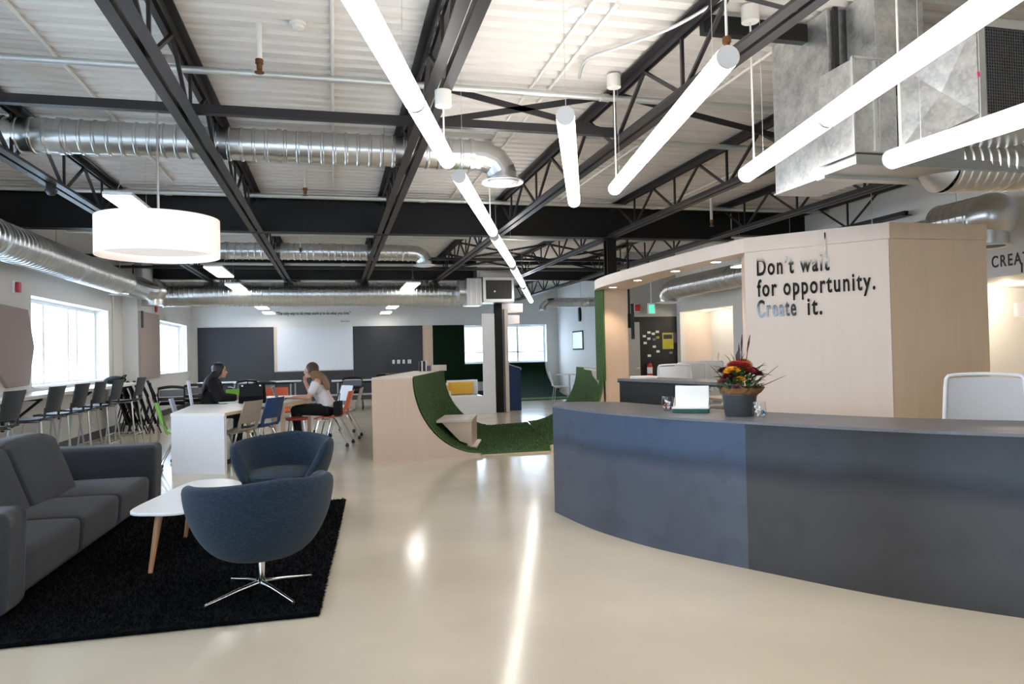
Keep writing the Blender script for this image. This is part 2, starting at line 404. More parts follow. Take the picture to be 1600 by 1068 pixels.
def ribbon(path, thick, z0, z1):
    """vertical wall of some thickness along a 2-D path (thickness to the left of travel)"""
    P = [Vector(p).to_2d() for p in path]; off = []
    for i in range(len(P)):
        d = (P[min(i + 1, len(P) - 1)] - P[max(i - 1, 0)]).normalized(); off.append(P[i] + Vector((-d.y, d.x)) * thick)
    return MB().prism([tuple(p) for p in P] + [tuple(p) for p in off[::-1]], z0, z1) if False else _ribbon_mb(P, off, z0, z1)
def _ribbon_mb(P, Q, z0, z1):
    m = MB(); n = len(P); vs = []
    for p, q in zip(P, Q): vs += [(p.x, p.y, z0), (p.x, p.y, z1), (q.x, q.y, z1), (q.x, q.y, z0)]
    fs = [(0, 1, 2, 3), (4 * n - 4, 4 * n - 1, 4 * n - 2, 4 * n - 3)]
    for i in range(n - 1):
        a, b = 4 * i, 4 * i + 4
        fs += [(a + k, b + k, b + (k + 1) % 4, a + (k + 1) % 4) for k in range(4)]
    m.add(vs, fs); return m

# ================================================================== THE SETTING
XL, XR, YB, YF, ZC = -4.1, 7.6, 22.9, -2.6, 3.56
struct('floor', MB().box(XL - 0.4, 11.2, YF - 0.4, YB + 0.4, -0.12, 0.0), 'concrete')
# corrugated metal roof deck: ribs run across the joists
_m = MB(); _y = YF - 0.3; _prof = []
while _y < YB + 0.3:
    _prof += [(_y, ZC), (_y + 0.085, ZC), (_y + 0.105, ZC + 0.038), (_y + 0.140, ZC + 0.038)]; _y += 0.16
_rows = [[(x, y, z) for (y, z) in _prof] for x in (XL - 0.3, 11.2)]
_m.plate(_rows, (0, 0, 0.12))
struct('ceiling', _m, 'deck_white')

def wall_y(name, x0, x1, y0, y1, holes, material, z1=ZC + 0.04, parent=None):
    """wall slab between x0..x1 running along y with openings (ya, yb, za, zb)"""
    m = MB(); cur = y0
    for (ya, yb, za, zb) in sorted(holes):
        m.box(x0, x1, cur, ya, 0, z1)
        if za > 0: m.box(x0, x1, ya, yb, 0, za)
        m.box(x0, x1, ya, yb, zb, z1); cur = yb
    m.box(x0, x1, cur, y1, 0, z1)
    return struct(name, m, material, parent)
def wall_x(name, y0, y1, x0, x1, holes, material, z1=ZC + 0.04, parent=None):
    m = MB(); cur = x0
    for (xa, xb, za, zb) in sorted(holes):
        m.box(cur, xa, y0, y1, 0, z1)
        if za > 0: m.box(xa, xb, y0, y1, 0, za)
        m.box(xa, xb, y0, y1, zb, z1); cur = xb
    m.box(cur, x1, y0, y1, 0, z1)
    return struct(name, m, material, parent)

WL = [(1.75, 5.25, 1.0, 2.3), (6.3, 9.6, 1.0, 2.3), (11.3, 14.8, 1.0, 2.3), (18.75, 22.1, 1.0, 2.33)]
wall_y('wall_left', XL - 0.3, XL, YF - 0.3, YB + 0.3, WL, 'wall_white')
WB = [(4.07, 6.85, 1.03, 2.27)]
wall_x('wall_back', YB, YB + 0.3, XL, XR + 0.3, WB, 'wall_white')
WF = [(-3.2, -0.4, 0.25, 2.4)]  # opening added behind the camera for fill light
wall_x('wall_front', YF - 0.3, YF, XL, 11.2, WF, 'wall_white')
wall_y('wall_right', XR, XR + 0.12, YF, 15.0, [(3.3, 8.2, 0, 2.12), (12.62, 14.84, 0, 2.19)], 'wall_white')
wall_y('wall_side', 7.25, 7.4, 15.25, YB, [], 'wall_white')
# room beyond the right-hand opening
wall_y('wall_alcove', 10.6, 10.75, 2.9, 8.6, [], 'wall_white', 2.4)
struct('wall_alcove_end', MB().box(7.72, 10.6, 8.2, 8.35, 0, 2.4), 'wall_white')
struct('wall_alcove_near', MB().box(7.72, 10.6, 3.15, 3.3, 0, 2.4), 'wall_white')
struct('ceiling_alcove', MB().box(7.72, 10.6, 3.3, 8.2, 2.12, 2.2), 'wall_white')
# kitchen niche
struct('wall_niche_back', MB().box(8.37, 8.5, 12.3, 15.0, 0, 2.4), 'wall_white')
struct('wall_niche_side', MB().box(7.72, 8.37, 14.84, 15.0, 0, 2.4), 'birch_pale')
struct('wall_niche_near', MB().box(7.72, 8.37, 12.3, 12.62, 0, 2.4), 'wall_white')
struct('ceiling_niche', MB().box(7.72, 8.37, 12.62, 14.84, 2.19, 2.3), 'wall_white')
# wall at the end of the kitchen: grey above, black pinboard paint below
struct('wall_kitchen', MB().box(6.35, 7.6, 15.0, 15.25, 2.10, ZC + 0.04), 'wall_grey')
_w = struct('wall_kitchen_black', MB().box(6.35, 7.6, 15.0, 15.25, 0, 2.10), 'wall_black')
_d = struct('door_1', MB().box(6.38, 6.67, 14.97, 15.0, 0.0, 1.98), 'wall_grey', bevel=0.006)
part('handle', MB().cyl((6.62, 14.97, 0.95), (6.62, 14.92, 0.95), 0.012).cyl((6.62, 14.92, 0.95), (6.52, 14.92, 0.95), 0.010), 'chrome_soft', _d)
for i, (a, b, c, d) in enumerate([(XL, XL + 0.015, YF, YB), ]):
    struct('baseboard_left', MB().box(a, b, c, d, 0, 0.14), 'baseboard_grey')
struct('baseboard_back', MB().box(XL, 7.25, YB - 0.015, YB, 0, 0.14), 'baseboard_grey')
struct('baseboard_right', MB().box(XR - 0.015, XR, 8.2, 12.62, 0, 0.12), 'baseboard_grey')
# service column boxed out between the two left windows
struct('wall_pier', MB().box(XL, XL + 0.28, 15.7, 17.6, 0, 3.05), 'wall_white')
_p = struct('trim_1', MB().box(XL + 0.28, XL + 0.33, 15.75, 17.3, 0.98, 2.36), 'acoustic_taupe', bevel=0.006)
# thin surface conduits on the window wall
struct('trim_2', MB().cyl((XL + 0.015, 15.05, 0.95), (XL + 0.015, 15.05, 2.75), 0.012, n=8), 'conduit_white')
struct('trim_3', MB().cyl((XL + 0.015, 18.45, 0.95), (XL + 0.015, 18.45, 2.75), 0.012, n=8), 'conduit_white')

def window_y(name, xo, y0, y1, z0, z1, mull, inner=0.26):
    """window in a wall that runs along y; the wall's inner face is at xo+inner"""
    o = struct(name, MB().box(xo, xo + 0.06, y0, y1, z0, z0 + 0.06).box(xo, xo + 0.06, y0, y1, z1 - 0.06, z1).box(xo, xo + 0.06, y0, y0 + 0.06, z0 + 0.06, z1 - 0.06).box(xo, xo + 0.06, y1 - 0.06, y1, z0 + 0.06, z1 - 0.06), 'trim_white')
    ys = [y0 + 0.06] + [y0 + (y1 - y0) * t for t in mull] + [y1 - 0.06]
    for y in ys[1:-1]: part('mullion', MB().box(xo, xo + 0.06, y - 0.035, y + 0.035, z0 + 0.06, z1 - 0.06), 'trim_white', o)
    for a, b in zip(ys[:-1], ys[1:]): part('pane', MB().box(xo + 0.02, xo + 0.026, a, b, z0 + 0.06, z1 - 0.06), 'window_glass', o)
    part('window_sill', MB().box(xo + 0.06, xo + inner + 0.04, y0 + 0.002, y1 - 0.002, z0 + 0.001, z0 + 0.03), 'trim_white', o, bevel=0.004)
    L = bpy.data.lights.new('daylight_portal', 'AREA'); L.shape = 'RECTANGLE'; L.size = z1 - z0; L.size_y = y1 - y0; L.cycles.is_portal = True
    q = link(bpy.data.objects.new('daylight_portal', L)); q.location = (xo + 0.30, (y0 + y1) / 2, (z0 + z1) / 2); q.rotation_euler = (0, -PI / 2, 0)
    return o
for i, (a, b, c, d) in enumerate(WL):
    window_y('window_%d' % (i + 1), XL - 0.28, a, b, c, d, (0.30, 0.60, 0.72) if i in (2,) else (0.33, 0.66))
def window_x(name, yo, x0, x1, z0, z1, mull, face):
    o = struct(name, MB().box(x0, x1, yo, yo + 0.06, z0, z0 + 0.06).box(x0, x1, yo, yo + 0.06, z1 - 0.06, z1).box(x0, x0 + 0.06, yo, yo + 0.06, z0 + 0.06, z1 - 0.06).box(x1 - 0.06, x1, yo, yo + 0.06, z0 + 0.06, z1 - 0.06), 'trim_white')
    xs = [x0 + 0.06] + [x0 + (x1 - x0) * t for t in mull] + [x1 - 0.06]
    for x in xs[1:-1]: part('mullion', MB().box(x - 0.035, x + 0.035, yo, yo + 0.06, z0 + 0.06, z1 - 0.06), 'trim_white', o)
    for a, b in zip(xs[:-1], xs[1:]): part('pane', MB().box(a, b, yo + 0.02, yo + 0.026, z0 + 0.06, z1 - 0.06), 'window_glass', o)
    L = bpy.data.lights.new('daylight_portal', 'AREA'); L.shape = 'RECTANGLE'; L.size = x1 - x0; L.size_y = z1 - z0; L.cycles.is_portal = True
    q = link(bpy.data.objects.new('daylight_portal', L)); q.location = ((x0 + x1) / 2, yo - 0.05 if face < 0 else yo + 0.12, (z0 + z1) / 2)
    q.rotation_euler = (-PI / 2, 0, 0) if face < 0 else (PI / 2, 0, 0)
    return o
_o = window_x('window_5', YB + 0.2, 4.07, 6.85, 1.03, 2.27, (0.30, 0.66), -1)
part('crossbar', MB().box(4.13, 6.79, YB + 0.2, YB + 0.26, 1.36, 1.40), 'trim_white', _o)
window_x('window_6', YF - 0.26, -3.2, -0.4, 0.25, 2.4, (0.5,), 1)  # unseen window, added to light the fronts of things
# ground outside
struct('ground_outside', MB().box(-120, 120, -80, 160, -0.62, -0.6), 'snow_ground')

# ================================================================== ROOF STEEL
ZT, ZB = 3.52, 3.07      # joist chord levels
def chord_mesh(name, L, w, gap, h):
    m = MB(); t = 0.012
    for s in (-1, 1):
        a, b = sorted((s * gap / 2, s * (gap / 2 + w)))
        m.box(a, b, 0, L, 0, t)                                   # flat leg of the angle
        a, b = sorted((s * gap / 2, s * (gap / 2 + t)))
        m.box(a, b, 0, L, t, h)                                   # upright leg
    return m.mesh(name, 'steel_black')
def top_chord_mesh(name, L, w, gap, h):
    m = MB(); t = 0.012
    for s in (-1, 1):
        a, b = sorted((s * gap / 2, s * (gap / 2 + w)))
        m.box(a, b, 0, L, -t, 0)
        a, b = sorted((s * gap / 2, s * (gap / 2 + t)))
        m.box(a, b, 0, L, -h, -t)
    return m.mesh(name, 'steel_black')
PITCHJ = 1.22
_dz = ZT - ZB
_web = {}
_web['up'] = MB().bar((0, 0, 0.02), (0, PITCHJ / 2, _dz - 0.04), 0.022, 0.026, (1, 0, 0)).mesh('web_diagonal', 'steel_black')
_web['down'] = MB().bar((0, 0, _dz - 0.04), (0, PITCHJ / 2, 0.02), 0.022, 0.026, (1, 0, 0)).mesh('web_diagonal', 'steel_black')
_web['vert'] = MB().box(-0.011, 0.011, -0.011, 0.011, 0.03, _dz - 0.04).mesh('web_post', 'steel_black')
_chords = {}
def joist(x, y0, y1, label):
    t = thing('steel_joist', label, 'joist', (x, y0, ZB), 0, 'roof joists')
    L = round(y1 - y0, 3)
    if L not in _chords: _chords[L] = (chord_mesh('bottom_chord', L, 0.068, 0.03, 0.065), top_chord_mesh('top_chord', L, 0.068, 0.03, 0.065))
    part('bottom_chord', _chords[L][0], None, t)
    c = part('top_chord', _chords[L][1], None, t); c.location = (0, 0, _dz + 0.02)
    n = int(L / PITCHJ); off = (L - n * PITCHJ) / 2
    for i in range(n):
        y = off + i * PITCHJ
        for k, dy in (('down', 0.0), ('up', PITCHJ / 2), ('vert', PITCHJ / 2)):
            o = part('web_' + {'up': 'diagonal', 'down': 'diagonal', 'vert': 'post'}[k], _web[k], None, t); o.location = (0, y + dy, 0)
    return t
G1, G2 = 10.32, 16.5
JX = [(-2.63, 'first'), (-1.0, 'second'), (0.69, 'third'), (2.34, 'fourth'), (4.12, 'fifth'), (5.85, 'sixth')]
for x, nth in JX:
    joist(x, 4.72 if nth == 'fifth' else YF, G1 - 0.06, 'black open-web roof joist in the front bay, %s from the window wall' % nth)
    joist(x, G1 + 0.06, G2 - 0.06, 'black open-web roof joist between the two girders, %s from the window wall' % nth)
    joist(x, G2 + 0.06, YB - 0.02, 'black open-web roof joist beyond the far girder, %s from the window wall' % nth)
joist(7.45, 8.0, G1 - 0.06, 'short black open-web roof joist at the right-hand wall above the alcove bulkhead')
solo('header_beam', MB().box(2.36, 3.13, 4.17, 4.23, 3.40, ZT), 'steel_dark', 'short black header beam butting into the left face of the air handler', 'beam')
solo('header_beam', MB().box(3.56, 5.83, 4.64, 4.70, 3.30, ZT), 'steel_dark', 'black header beam behind the air handler carrying the fifth joist', 'beam')

def ibeam(name, x0, x1, y, z0, z1, label):
    m = MB().box(x0, x1, y - 0.09, y + 0.09, z0, z0 + 0.02).box(x0, x1, y - 0.09, y + 0.09, z1 - 0.02, z1).box(x0, x1, y - 0.006, y + 0.006, z0 + 0.02, z1 - 0.02)
    return solo(name, m, 'steel_dark', label, 'girder')
ibeam('roof_girder', XL, 6.22, G1, 3.075, 3.55, 'deep black steel girder crossing the room in front of the far bays')
ibeam('roof_girder', 6.25, 11.0, G1 + 0.02, 3.16, 3.55, 'shallower black girder carrying on to the right past the deep girder end')
ibeam('roof_girder', XL, XR, G2, 3.07, 3.55, 'far black steel girder above the long horizontal spiral duct')
# columns
def column(x, y, h, label, w=0.16):
    t = thing('steel_column', label, 'column', (x, y, 0))
    m = MB().box(-w / 2, w / 2, -w / 2, -w / 2 + 0.014, 0.012, h).box(-w / 2, w / 2, w / 2 - 0.014, w / 2, 0.012, h).box(-0.006, 0.006, -w / 2 + 0.014, w / 2 - 0.014, 0.012, h)
    part('shaft', m, 'steel_dark', t)
    part('base_plate', MB().box(-0.095, 0.095, -0.12, 0.12, 0, 0.012), 'steel_dark', t)
    part('cap_plate', MB().box(-0.15, 0.15, -0.12, 0.12, h, h + 0.012), 'steel_dark', t)
    return t
column(4.16, 10.38, 3.06, 'black steel column rising through the wooden canopy to the deep girder', 0.15)
column(3.66, 16.1, 3.05, 'slim black steel column beside the tall white booth panel', 0.16)

# bridging between the joists
_b = thing('joist_bridging', 'black horizontal bridging angle tying the joists in front of the upper spiral duct', 'bridging', (0, 5.6, ZB))
part('angle_bar', MB().box(XL, 2.32, -0.03, 0.03, 0.075, 0.085).box(XL, 2.32, -0.03, -0.02, 0.085, 0.14), 'steel_black', _b)
for p, q in (((0.72, 0, 0.42), (2.30, 0, 0.10)), ((0.72, 0, 0.10), (2.30, 0, 0.42))):
    part('cross_brace', MB().bar(p, q, 0.05, 0.012, (0, 1, 0)), 'steel_black', _b)
part('cross_brace', MB().bar((2.38, 0, 0.42), (4.08, 0.0, 0.12), 0.05, 0.012, (0, 1, 0)), 'steel_black', _b)
for y, zz, lab in ((13.6, ZB + 0.08, 'black bridging angle in the middle bay just above the second spiral duct'), (15.2, ZB + 0.08, 'black bridging angle in the middle bay close to the far girder')):
    _b = thing('joist_bridging', lab, 'bridging', (0, y, zz))
    part('angle_bar', MB().box(XL, 6.3, -0.03, 0.03, 0, 0.01).box(XL, 6.3, -0.03, -0.02, 0.01, 0.05), 'steel_black', _b)
    for a, b in ((2.37, 4.1), (4.15, 5.82)):
        part('cross_brace', MB().bar((a, 0, 0.34), (b, 0, 0.03), 0.04, 0.01, (0, 1, 0)), 'steel_black', _b)
        part('cross_brace', MB().bar((a, 0.02, 0.03), (b, 0.02, 0.34), 0.04, 0.01, (0, 1, 0)), 'steel_black', _b)

# pipes and conduits
def pipe(label, path, r, material, name='pipe', cat='pipe', joints=()):
    t = thing(name, label, cat, path[0])
    P = [Vector(p) - Vector(path[0]) for p in path]
    part('pipe_run', MB().sweep(P, r, 10), material, t, smooth=True)
    for j in joints:
        q = Vector(j) - Vector(path[0]); d = (P[-1] - P[0]).normalized()
        part('coupling', MB().cyl(q - d * 0.04, q + d * 0.04, r * 1.25, n=10), material, t, smooth=True)
    return t
pipe('galvanised conduit crossing the front bay under the roof deck, over the cross brace', [(XL, 5.53, 3.44), (4.05, 5.53, 3.44)], 0.026, 'galv_pipe', 'conduit', 'conduit', [(-0.6, 5.53, 3.44), (2.2, 5.53, 3.44)])
pipe('pale sprinkler main crossing just in front of the deep girder', [(XL, 9.75, 3.46), (XR, 9.75, 3.46)], 0.030, 'galv_pipe', 'sprinkler_main', 'pipe', [(-2.0, 9.75, 3.46), (1.2, 9.75, 3.46), (4.6, 9.75, 3.46)])
pipe('pale sprinkler main crossing the middle bay above the second spiral duct', [(XL, 12.7, 3.44), (XR, 12.7, 3.44)], 0.030, 'galv_pipe', 'sprinkler_main', 'pipe', [(-1.6, 12.7, 3.44), (1.8, 12.7, 3.44)])
pipe('pale sprinkler main crossing close to the far girder', [(XL, 15.6, 3.3), (XR, 15.6, 3.3)], 0.030, 'galv_pipe', 'sprinkler_main', 'pipe', [(0.2, 15.6, 3.3)])
pipe('galvanised pipe running to the right behind the air handler', [(2.4, 6.6, 3.42), (XR, 6.6, 3.42)], 0.026, 'galv_pipe', 'conduit', 'conduit', [(3.4, 6.6, 3.42)])
for x, y0, y1, lab in ((-1.9, YF, 9.5, 'thin white conduit on the roof deck between the first and second joists'), (0.02, YF, 9.5, 'thin white conduit on the roof deck left of the long tube light chain'),
                       (1.62, YF, 10.1, 'thin white conduit on the roof deck left of the fourth joist'), (1.78, 4.2, 10.1, 'second thin white conduit running beside another left of the fourth joist'),
                       (3.2, 4.0, 10.1, 'thin white conduit on the roof deck between the fourth and fifth joists'), (4.9, 5.7, 10.1, 'thin white conduit on the roof deck between the fifth and sixth joists')):
    pipe(lab, [(x, y0, ZC - 0.014), (x, y1, ZC - 0.014)], 0.013, 'conduit_white', 'conduit', 'conduit')
# looping flexible conduit near the fourth joist
_pts = catmull([(2.42, 3.6, 3.50), (2.25, 4.3, 3.50), (2.02, 4.75, 3.52), (1.86, 5.0, 3.52), (1.9, 5.3, 3.5)], 6)
pipe('flexible grey conduit looping along the fourth joist to a lamp canopy', _pts, 0.012, 'galv_pipe', 'flexible_conduit', 'conduit')

def sprinkler(x, y, z, drop, label):
    t = thing('ceiling_sprinkler', label, 'sprinkler', (x, y, z), 0, 'sprinkler drops')
    part('drop_pipe', MB().cyl((0, 0, 0), (0, 0, ZC - z), 0.008 if drop > 0.4 else (0.012 if drop < 0.2 else 0.020), n=10), 'conduit_white', t, smooth=True)
    part('fitting', MB().cyl((0, 0, -0.03), (0, 0, 0.0), 0.026, n=8).cyl((0, 0, -0.07), (0, 0, -0.03), 0.018, n=8).cyl((0, 0, -0.09), (0, 0, -0.085), 0.032, n=10), 'brass', t)
sprinkler(-0.45, 4.95, 3.32, 0.23, 'white sprinkler drop with a brown brass head near the top edge above the third joist')
sprinkler(-0.30, 8.55, 3.30, 0.06, 'small dark sprinkler head in front of the deep girder')
sprinkler(2.2, 3.64, 3.12, 0.46, 'brass sprinkler head beside the upper end of the right-hand tube light')
sprinkler(-0.55, 13.0, 3.26, 0.16, 'small dark sprinkler head in the middle bay beside the second spiral duct')
sprinkler(5.3, 9.3, 3.2, 0.3, 'small brass sprinkler head over the wooden canopy block')
# wall and joist mounted smoke detector discs
for x, y, lab in ((1.55, 4.35, 'white round smoke detector on the deck left of the fourth joist'), (-0.2, 4.9, 'white junction plate on the deck above the long tube light')):
    t = thing('ceiling_device', lab, 'detector', (x, y, ZC))
    part('base', MB().cyl((0, 0, -0.02), (0, 0, 0), 0.055, n=16), 'conduit_white', t, smooth=True); part('dome', MB().lathe([(0.042, -0.02), (0.036, -0.035), (0.0, -0.042)][::-1], 16), 'conduit_white', t, smooth=True)

t = thing('security_camera', 'small black dome camera hanging from the first joist near the left edge', 'camera', (-2.63, 7.75, ZB))
part('mount', MB().cyl((0, 0, -0.05), (0, 0, 0), 0.045, n=16), 'plastic_black', t, smooth=True); part('dome', MB().lathe([(0.0, -0.11), (0.03, -0.10), (0.05, -0.075), (0.055, -0.05)], 20), 'plastic_black', t, smooth=True)
# ================================================================== DUCTS
def spiral_mb(L, r, pitch=0.11, n=28, lead=0.0):
    """spiral-seam duct along +X of length L: thin ridges every pitch, slightly skewed like a helix"""
    m = MB(); rows = []; xs = []
    x = 0.0
    k = int(L / pitch)
    prof = [(0.0, r)]
    for i in range(k):
        c = (i + 0.5) * pitch
        prof += [(c - 0.016, r), (c - 0.008, r + 0.010), (c + 0.008, r + 0.010), (c + 0.016, r)]
    prof.append((L, r))
    for (px, pr) in prof:
        row = []
        for j in range(n + 1):
            t = 2 * PI * j / n
            sk = 0.0
            row.append((min(max(px + sk, 0), L), pr * math.cos(t), pr * math.sin(t)))
        rows.append(row)
    m.grid([[(p[0], p[1], p[2]) for p in row] for row in rows[::1]])
    m.f = [f[::-1] for f in m.f]
    return m
def elbow_mb(c, a0, a1, R, r, axis, n=24, seg=6):
    pass
def ring(L, r, w=0.04):
    return MB().lathe([(r, -w / 2), (r + 0.014, -w / 2), (r + 0.014, w / 2), (r, w / 2)], 28, close=True)
def along_x(o): o.rotation_euler = (0, PI / 2, 0); return o

def duct_run(label, start, L, r, rz, sections, pitch=0.11, hangers=(), ztop=ZC, straps=True, material='galv'):
    t = thing('spiral_duct', label, 'duct', start, rz, 'spiral ducts')
    s = L / sections; me = spiral_mb(s, r, pitch).mesh('duct_section', material, True)
    for i in range(sections):
        o = part('duct_section', me, None, t); o.location = (i * s, 0, 0)
    rm = ring(1, r).mesh('collar', material, True)
    for i in range(sections + 1):
        o = along_x(part('collar', rm, None, t)); o.location = (i * s, 0, 0)
    for hx in hangers:
        part('hanger', MB().cyl((hx, 0, r), (hx, 0, ztop - start[2]), 0.006, n=6), 'galv_pipe', t)
    return t
def gored_elbow(t, pts, r, material='galv'):
    """segmented elbow: cylinders between consecutive points"""
    m = MB().sweep(pts, r, 24, cap=False); part('elbow', m, material, t)
def round_diffuser(t, c, r0, r1, h):
    """drop spigot and a round white diffuser with concentric rings"""
    part('spigot', MB().lathe([(r0, 0), (r0, h)], 24, c).lathe([(r0 + 0.012, h * 0.45), (r0 + 0.012, h * 0.55)], 24, c), 'galv', t, smooth=True)
    part('diffuser_rim', MB().lathe([(r1, 0.0), (r1 + 0.004, 0.012), (r0, 0.03), (r1 * 0.86, 0.010)], 28, c, close=True), 'trim_white', t, smooth=True)
    for i, k in enumerate((0.66, 0.44)):
        part('diffuser_ring', MB().lathe([(r1 * k, -0.012), (r1 * k + 0.02, 0.0), (r1 * k - 0.045, 0.03), (r1 * k - 0.05, 0.02)], 24, c, close=True), 'trim_white', t, smooth=True)
    part('diffuser_core', MB().cyl((c[0], c[1], c[2] - 0.006), (c[0], c[1], c[2] + 0.004), r1 * 0.26, n=20), 'trim_white', t)

# A: upper duct through the front-bay joists
t = duct_run('shiny spiral duct threaded through the front-bay joists, with a white round diffuser at its end', (XL, 7.0, 3.33), 5.45, 0.145, 0, 3, 0.11, (0.3, 2.2, 4.6))
gored_elbow(t, [(5.45, 0, 0), (5.58, 0, -0.01), (5.70, 0, -0.06), (5.76, 0, -0.15), (5.77, 0, -0.19)], 0.145)
round_diffuser(t, (5.77, 0, -0.27), 0.14, 0.21, 0.1)
# B: along the window wall
t = duct_run('large spiral duct running along the window wall above the bar ledge', (-3.68, 4.0, 2.76), 10.2, 0.215, PI / 2, 4, 0.12, (1.0, 4.0, 7.0, 10.0))
gored_elbow(t, [(10.2, 0, 0), (10.9, 0, 0), (11.2, -0.02, 0), (11.4, -0.06, 0), (11.55, -0.12, 0)], 0.215)
part('access_plate', MB().cyl((9.9, 0.0, -0.236), (9.9, 0.0, -0.21), 0.16, n=20), 'galv', t, smooth=True)
part('riser', MB().cyl((11.4, -0.05, 0.1), (11.4, -0.05, 0.78), 0.17, n=24), 'galv_dull', t, smooth=True)
part('tee_ball', MB().ball((11.72, -0.14, 0.0), 0.26, 0.27, 0.25, 20, 12), 'galv', t, smooth=True)
part('tee_collar', MB().cyl((11.72, -0.14, -0.30), (11.72, -0.14, -0.18), 0.20, n=24), 'galv', t, smooth=True)
# C: crossing low under the far girder
duct_run('long horizontal spiral duct hanging below the far girder in front of the lettered wall', (-3.6, 16.95, 2.79), 6.5, 0.27, 0, 3, 0.10, (0.6, 2.6, 4.6), material='galv')
# D: second duct in the middle bay
t = duct_run('dim spiral duct threaded through the middle-bay joists, with a small round diffuser', (-3.4, 13.3, 3.24), 4.75, 0.145, 0, 3, 0.11, (0.5, 3.0))
gored_elbow(t, [(4.75, 0, 0), (4.9, 0, -0.01), (5.0, 0, -0.07), (5.04, 0, -0.16)], 0.145)
round_diffuser(t, (5.04, 0, -0.24), 0.14, 0.20, 0.09)
# E: by the kitchen seen under the canopy
t = duct_run('spiral duct over the kitchen seen through the opening under the wooden canopy', (6.9, 7.0, 2.62), 6.6, 0.20, PI / 2, 3, 0.10, (1.0, 5.5))
gored_elbow(t, [(6.6, 0, 0), (6.75, 0, -0.01), (6.9, 0, -0.06), (6.98, 0, -0.16)], 0.20)
round_diffuser(t, (6.98, 0, -0.28), 0.17, 0.26, 0.12)
# F: far right corner duct by the white wall
t = thing('spiral_duct', 'short far duct with an offset bend near the glowing white wall', 'duct', (5.9, 19.0, 2.72), 0, 'spiral ducts')
part('duct_section', spiral_mb(0.95, 0.13, 0.1).mesh('duct_section', 'galv', True), None, t)
part('elbow', MB().sweep([(0.95, 0, 0), (1.1, -0.1, 0), (1.25, -0.6, 0.0), (1.25, -1.6, 0.05)], 0.13, 20), 'galv', t)
part('elbow', MB().sweep([(0, 0, 0), (-0.15, 0, -0.02), (-0.26, 0, -0.12), (-0.28, 0, -0.2)], 0.13, 20, cap=False), 'galv', t)
round_diffuser(t, (-0.28, 0, -0.26), 0.12, 0.19, 0.08)
for hx in (0.2, 0.8): part('hanger', MB().cyl((hx, 0, 0.13), (hx, 0, 0.83), 0.006, n=6), 'galv_pipe', t)
# G: right-hand duct over the alcove bulkhead with a big round outlet
t = duct_run('spiral duct at the right edge over the alcove bulkhead, with a round outlet', (6.92, 6.3, 2.74), 0.6, 0.21, PI / 2, 1, 0.09, (0.4,))
part('outlet_ball', MB().ball((-0.02, -0.02, -0.02), 0.26, 0.26, 0.25, 20, 12), 'galv', t, smooth=True)
part('outlet_collar', MB().lathe([(0.19, -0.34), (0.19, -0.12)], 24, (0, 0, 0)), 'galv', t, smooth=True)
part('outlet_rim', MB().lathe([(0.23, -0.36), (0.23, -0.345), (0.18, -0.33), (0.16, -0.35)], 24, close=True), 'trim_white', t, smooth=True)
part('outlet_vane', MB().cyl((0, 0, -0.352), (0, 0, -0.345), 0.15, n=20), 'mesh_filter', t)

# ---- big air handler, top right
t = thing('air_handler', 'galvanised sheet-metal air handler with a black mesh filter, hanging at top right', 'air handler', (3.096, 4.0, 2.468)); t.scale = (0.86, 0.86, 0.86)
part('return_plenum', MB().box(0.06, 0.46, 0.0, 0.70, 0.0, 1.25), 'galv_spangle', t, bevel=0.004)
part('plenum_lid', MB().box(0.05, 0.47, -0.01, 0.71, -0.012, 0.0), 'galv_dull', t)
part('transition_box', MB().box(-0.03, 0.33, -0.37, -0.001, 0.06, 0.72), 'galv_spangle', t, bevel=0.004)
part('corner_bead', MB().box(-0.042, -0.028, -0.382, -0.36, 0.05, 0.73), 'galv_pipe', t)
part('corner_bead', MB().box(-0.04, 0.33, -0.382, -0.368, 0.72, 0.734), 'galv_pipe', t)
part('corner_bead', MB().box(-0.042, -0.028, -0.37, 0.0, 0.045, 0.06), 'galv_pipe', t)
part('drive_cleat', MB().box(0.13, 0.15, -0.382, -0.371, 0.07, 0.71).box(0.17, 0.18, -0.382, -0.371, 0.07, 0.71), 'galv_pipe', t)
part('hanger_strap', MB().box(0.10, 0.14, -0.03, -0.005, 0.73, 1.26), 'steel_black', t)
part('riser_trunk', MB().box(0.20, 0.62, -0.33, -0.04, 0.735, 1.26), 'galv_spangle', t, bevel=0.003)
# creased transition panel between box and filter cabinet
part('creased_panel', MB().add([(0.335, -0.372, 0.07), (0.53, -0.85, 0.20), (0.53, -0.85, 0.82), (0.335, -0.372, 0.70), (0.47, -0.62, 0.42),
      (0.62, -0.10, 0.07), (0.9, -0.4, 0.20), (0.9, -0.4, 0.82), (0.62, -0.10, 0.70)],
      [(0, 1, 4), (1, 2, 4), (2, 3, 4), (3, 0, 4), (0, 5, 6, 1), (3, 2, 7, 8), (0, 3, 8, 5)]), 'galv_spangle', t)
part('filter_cabinet', MB().box(0.535, 1.35, -0.85, -0.3, 0.16, 0.84), 'galv_dull', t, bevel=0.004)
part('filter_frame', MB().box(0.535, 1.35, -0.862, -0.85, 0.78, 0.84).box(0.535, 0.585, -0.862, -0.85, 0.16, 0.78).box(0.585, 1.35, -0.862, -0.85, 0.16, 0.20), 'galv_pipe', t)
part('filter_backing', MB().box(0.585, 1.35, -0.856, -0.851, 0.20, 0.78), 'wall_black', t)
_m = MB()
for i in range(38): _m.box(0.59 + i * 0.02, 0.594 + i * 0.02, -0.862, -0.858, 0.20, 0.78)
for i in range(29): _m.box(0.585, 1.35, -0.8625, -0.859, 0.205 + i * 0.02, 0.209 + i * 0.02)
tag(part('filter_mesh', _m, 'mesh_filter', t), kind='stuff')
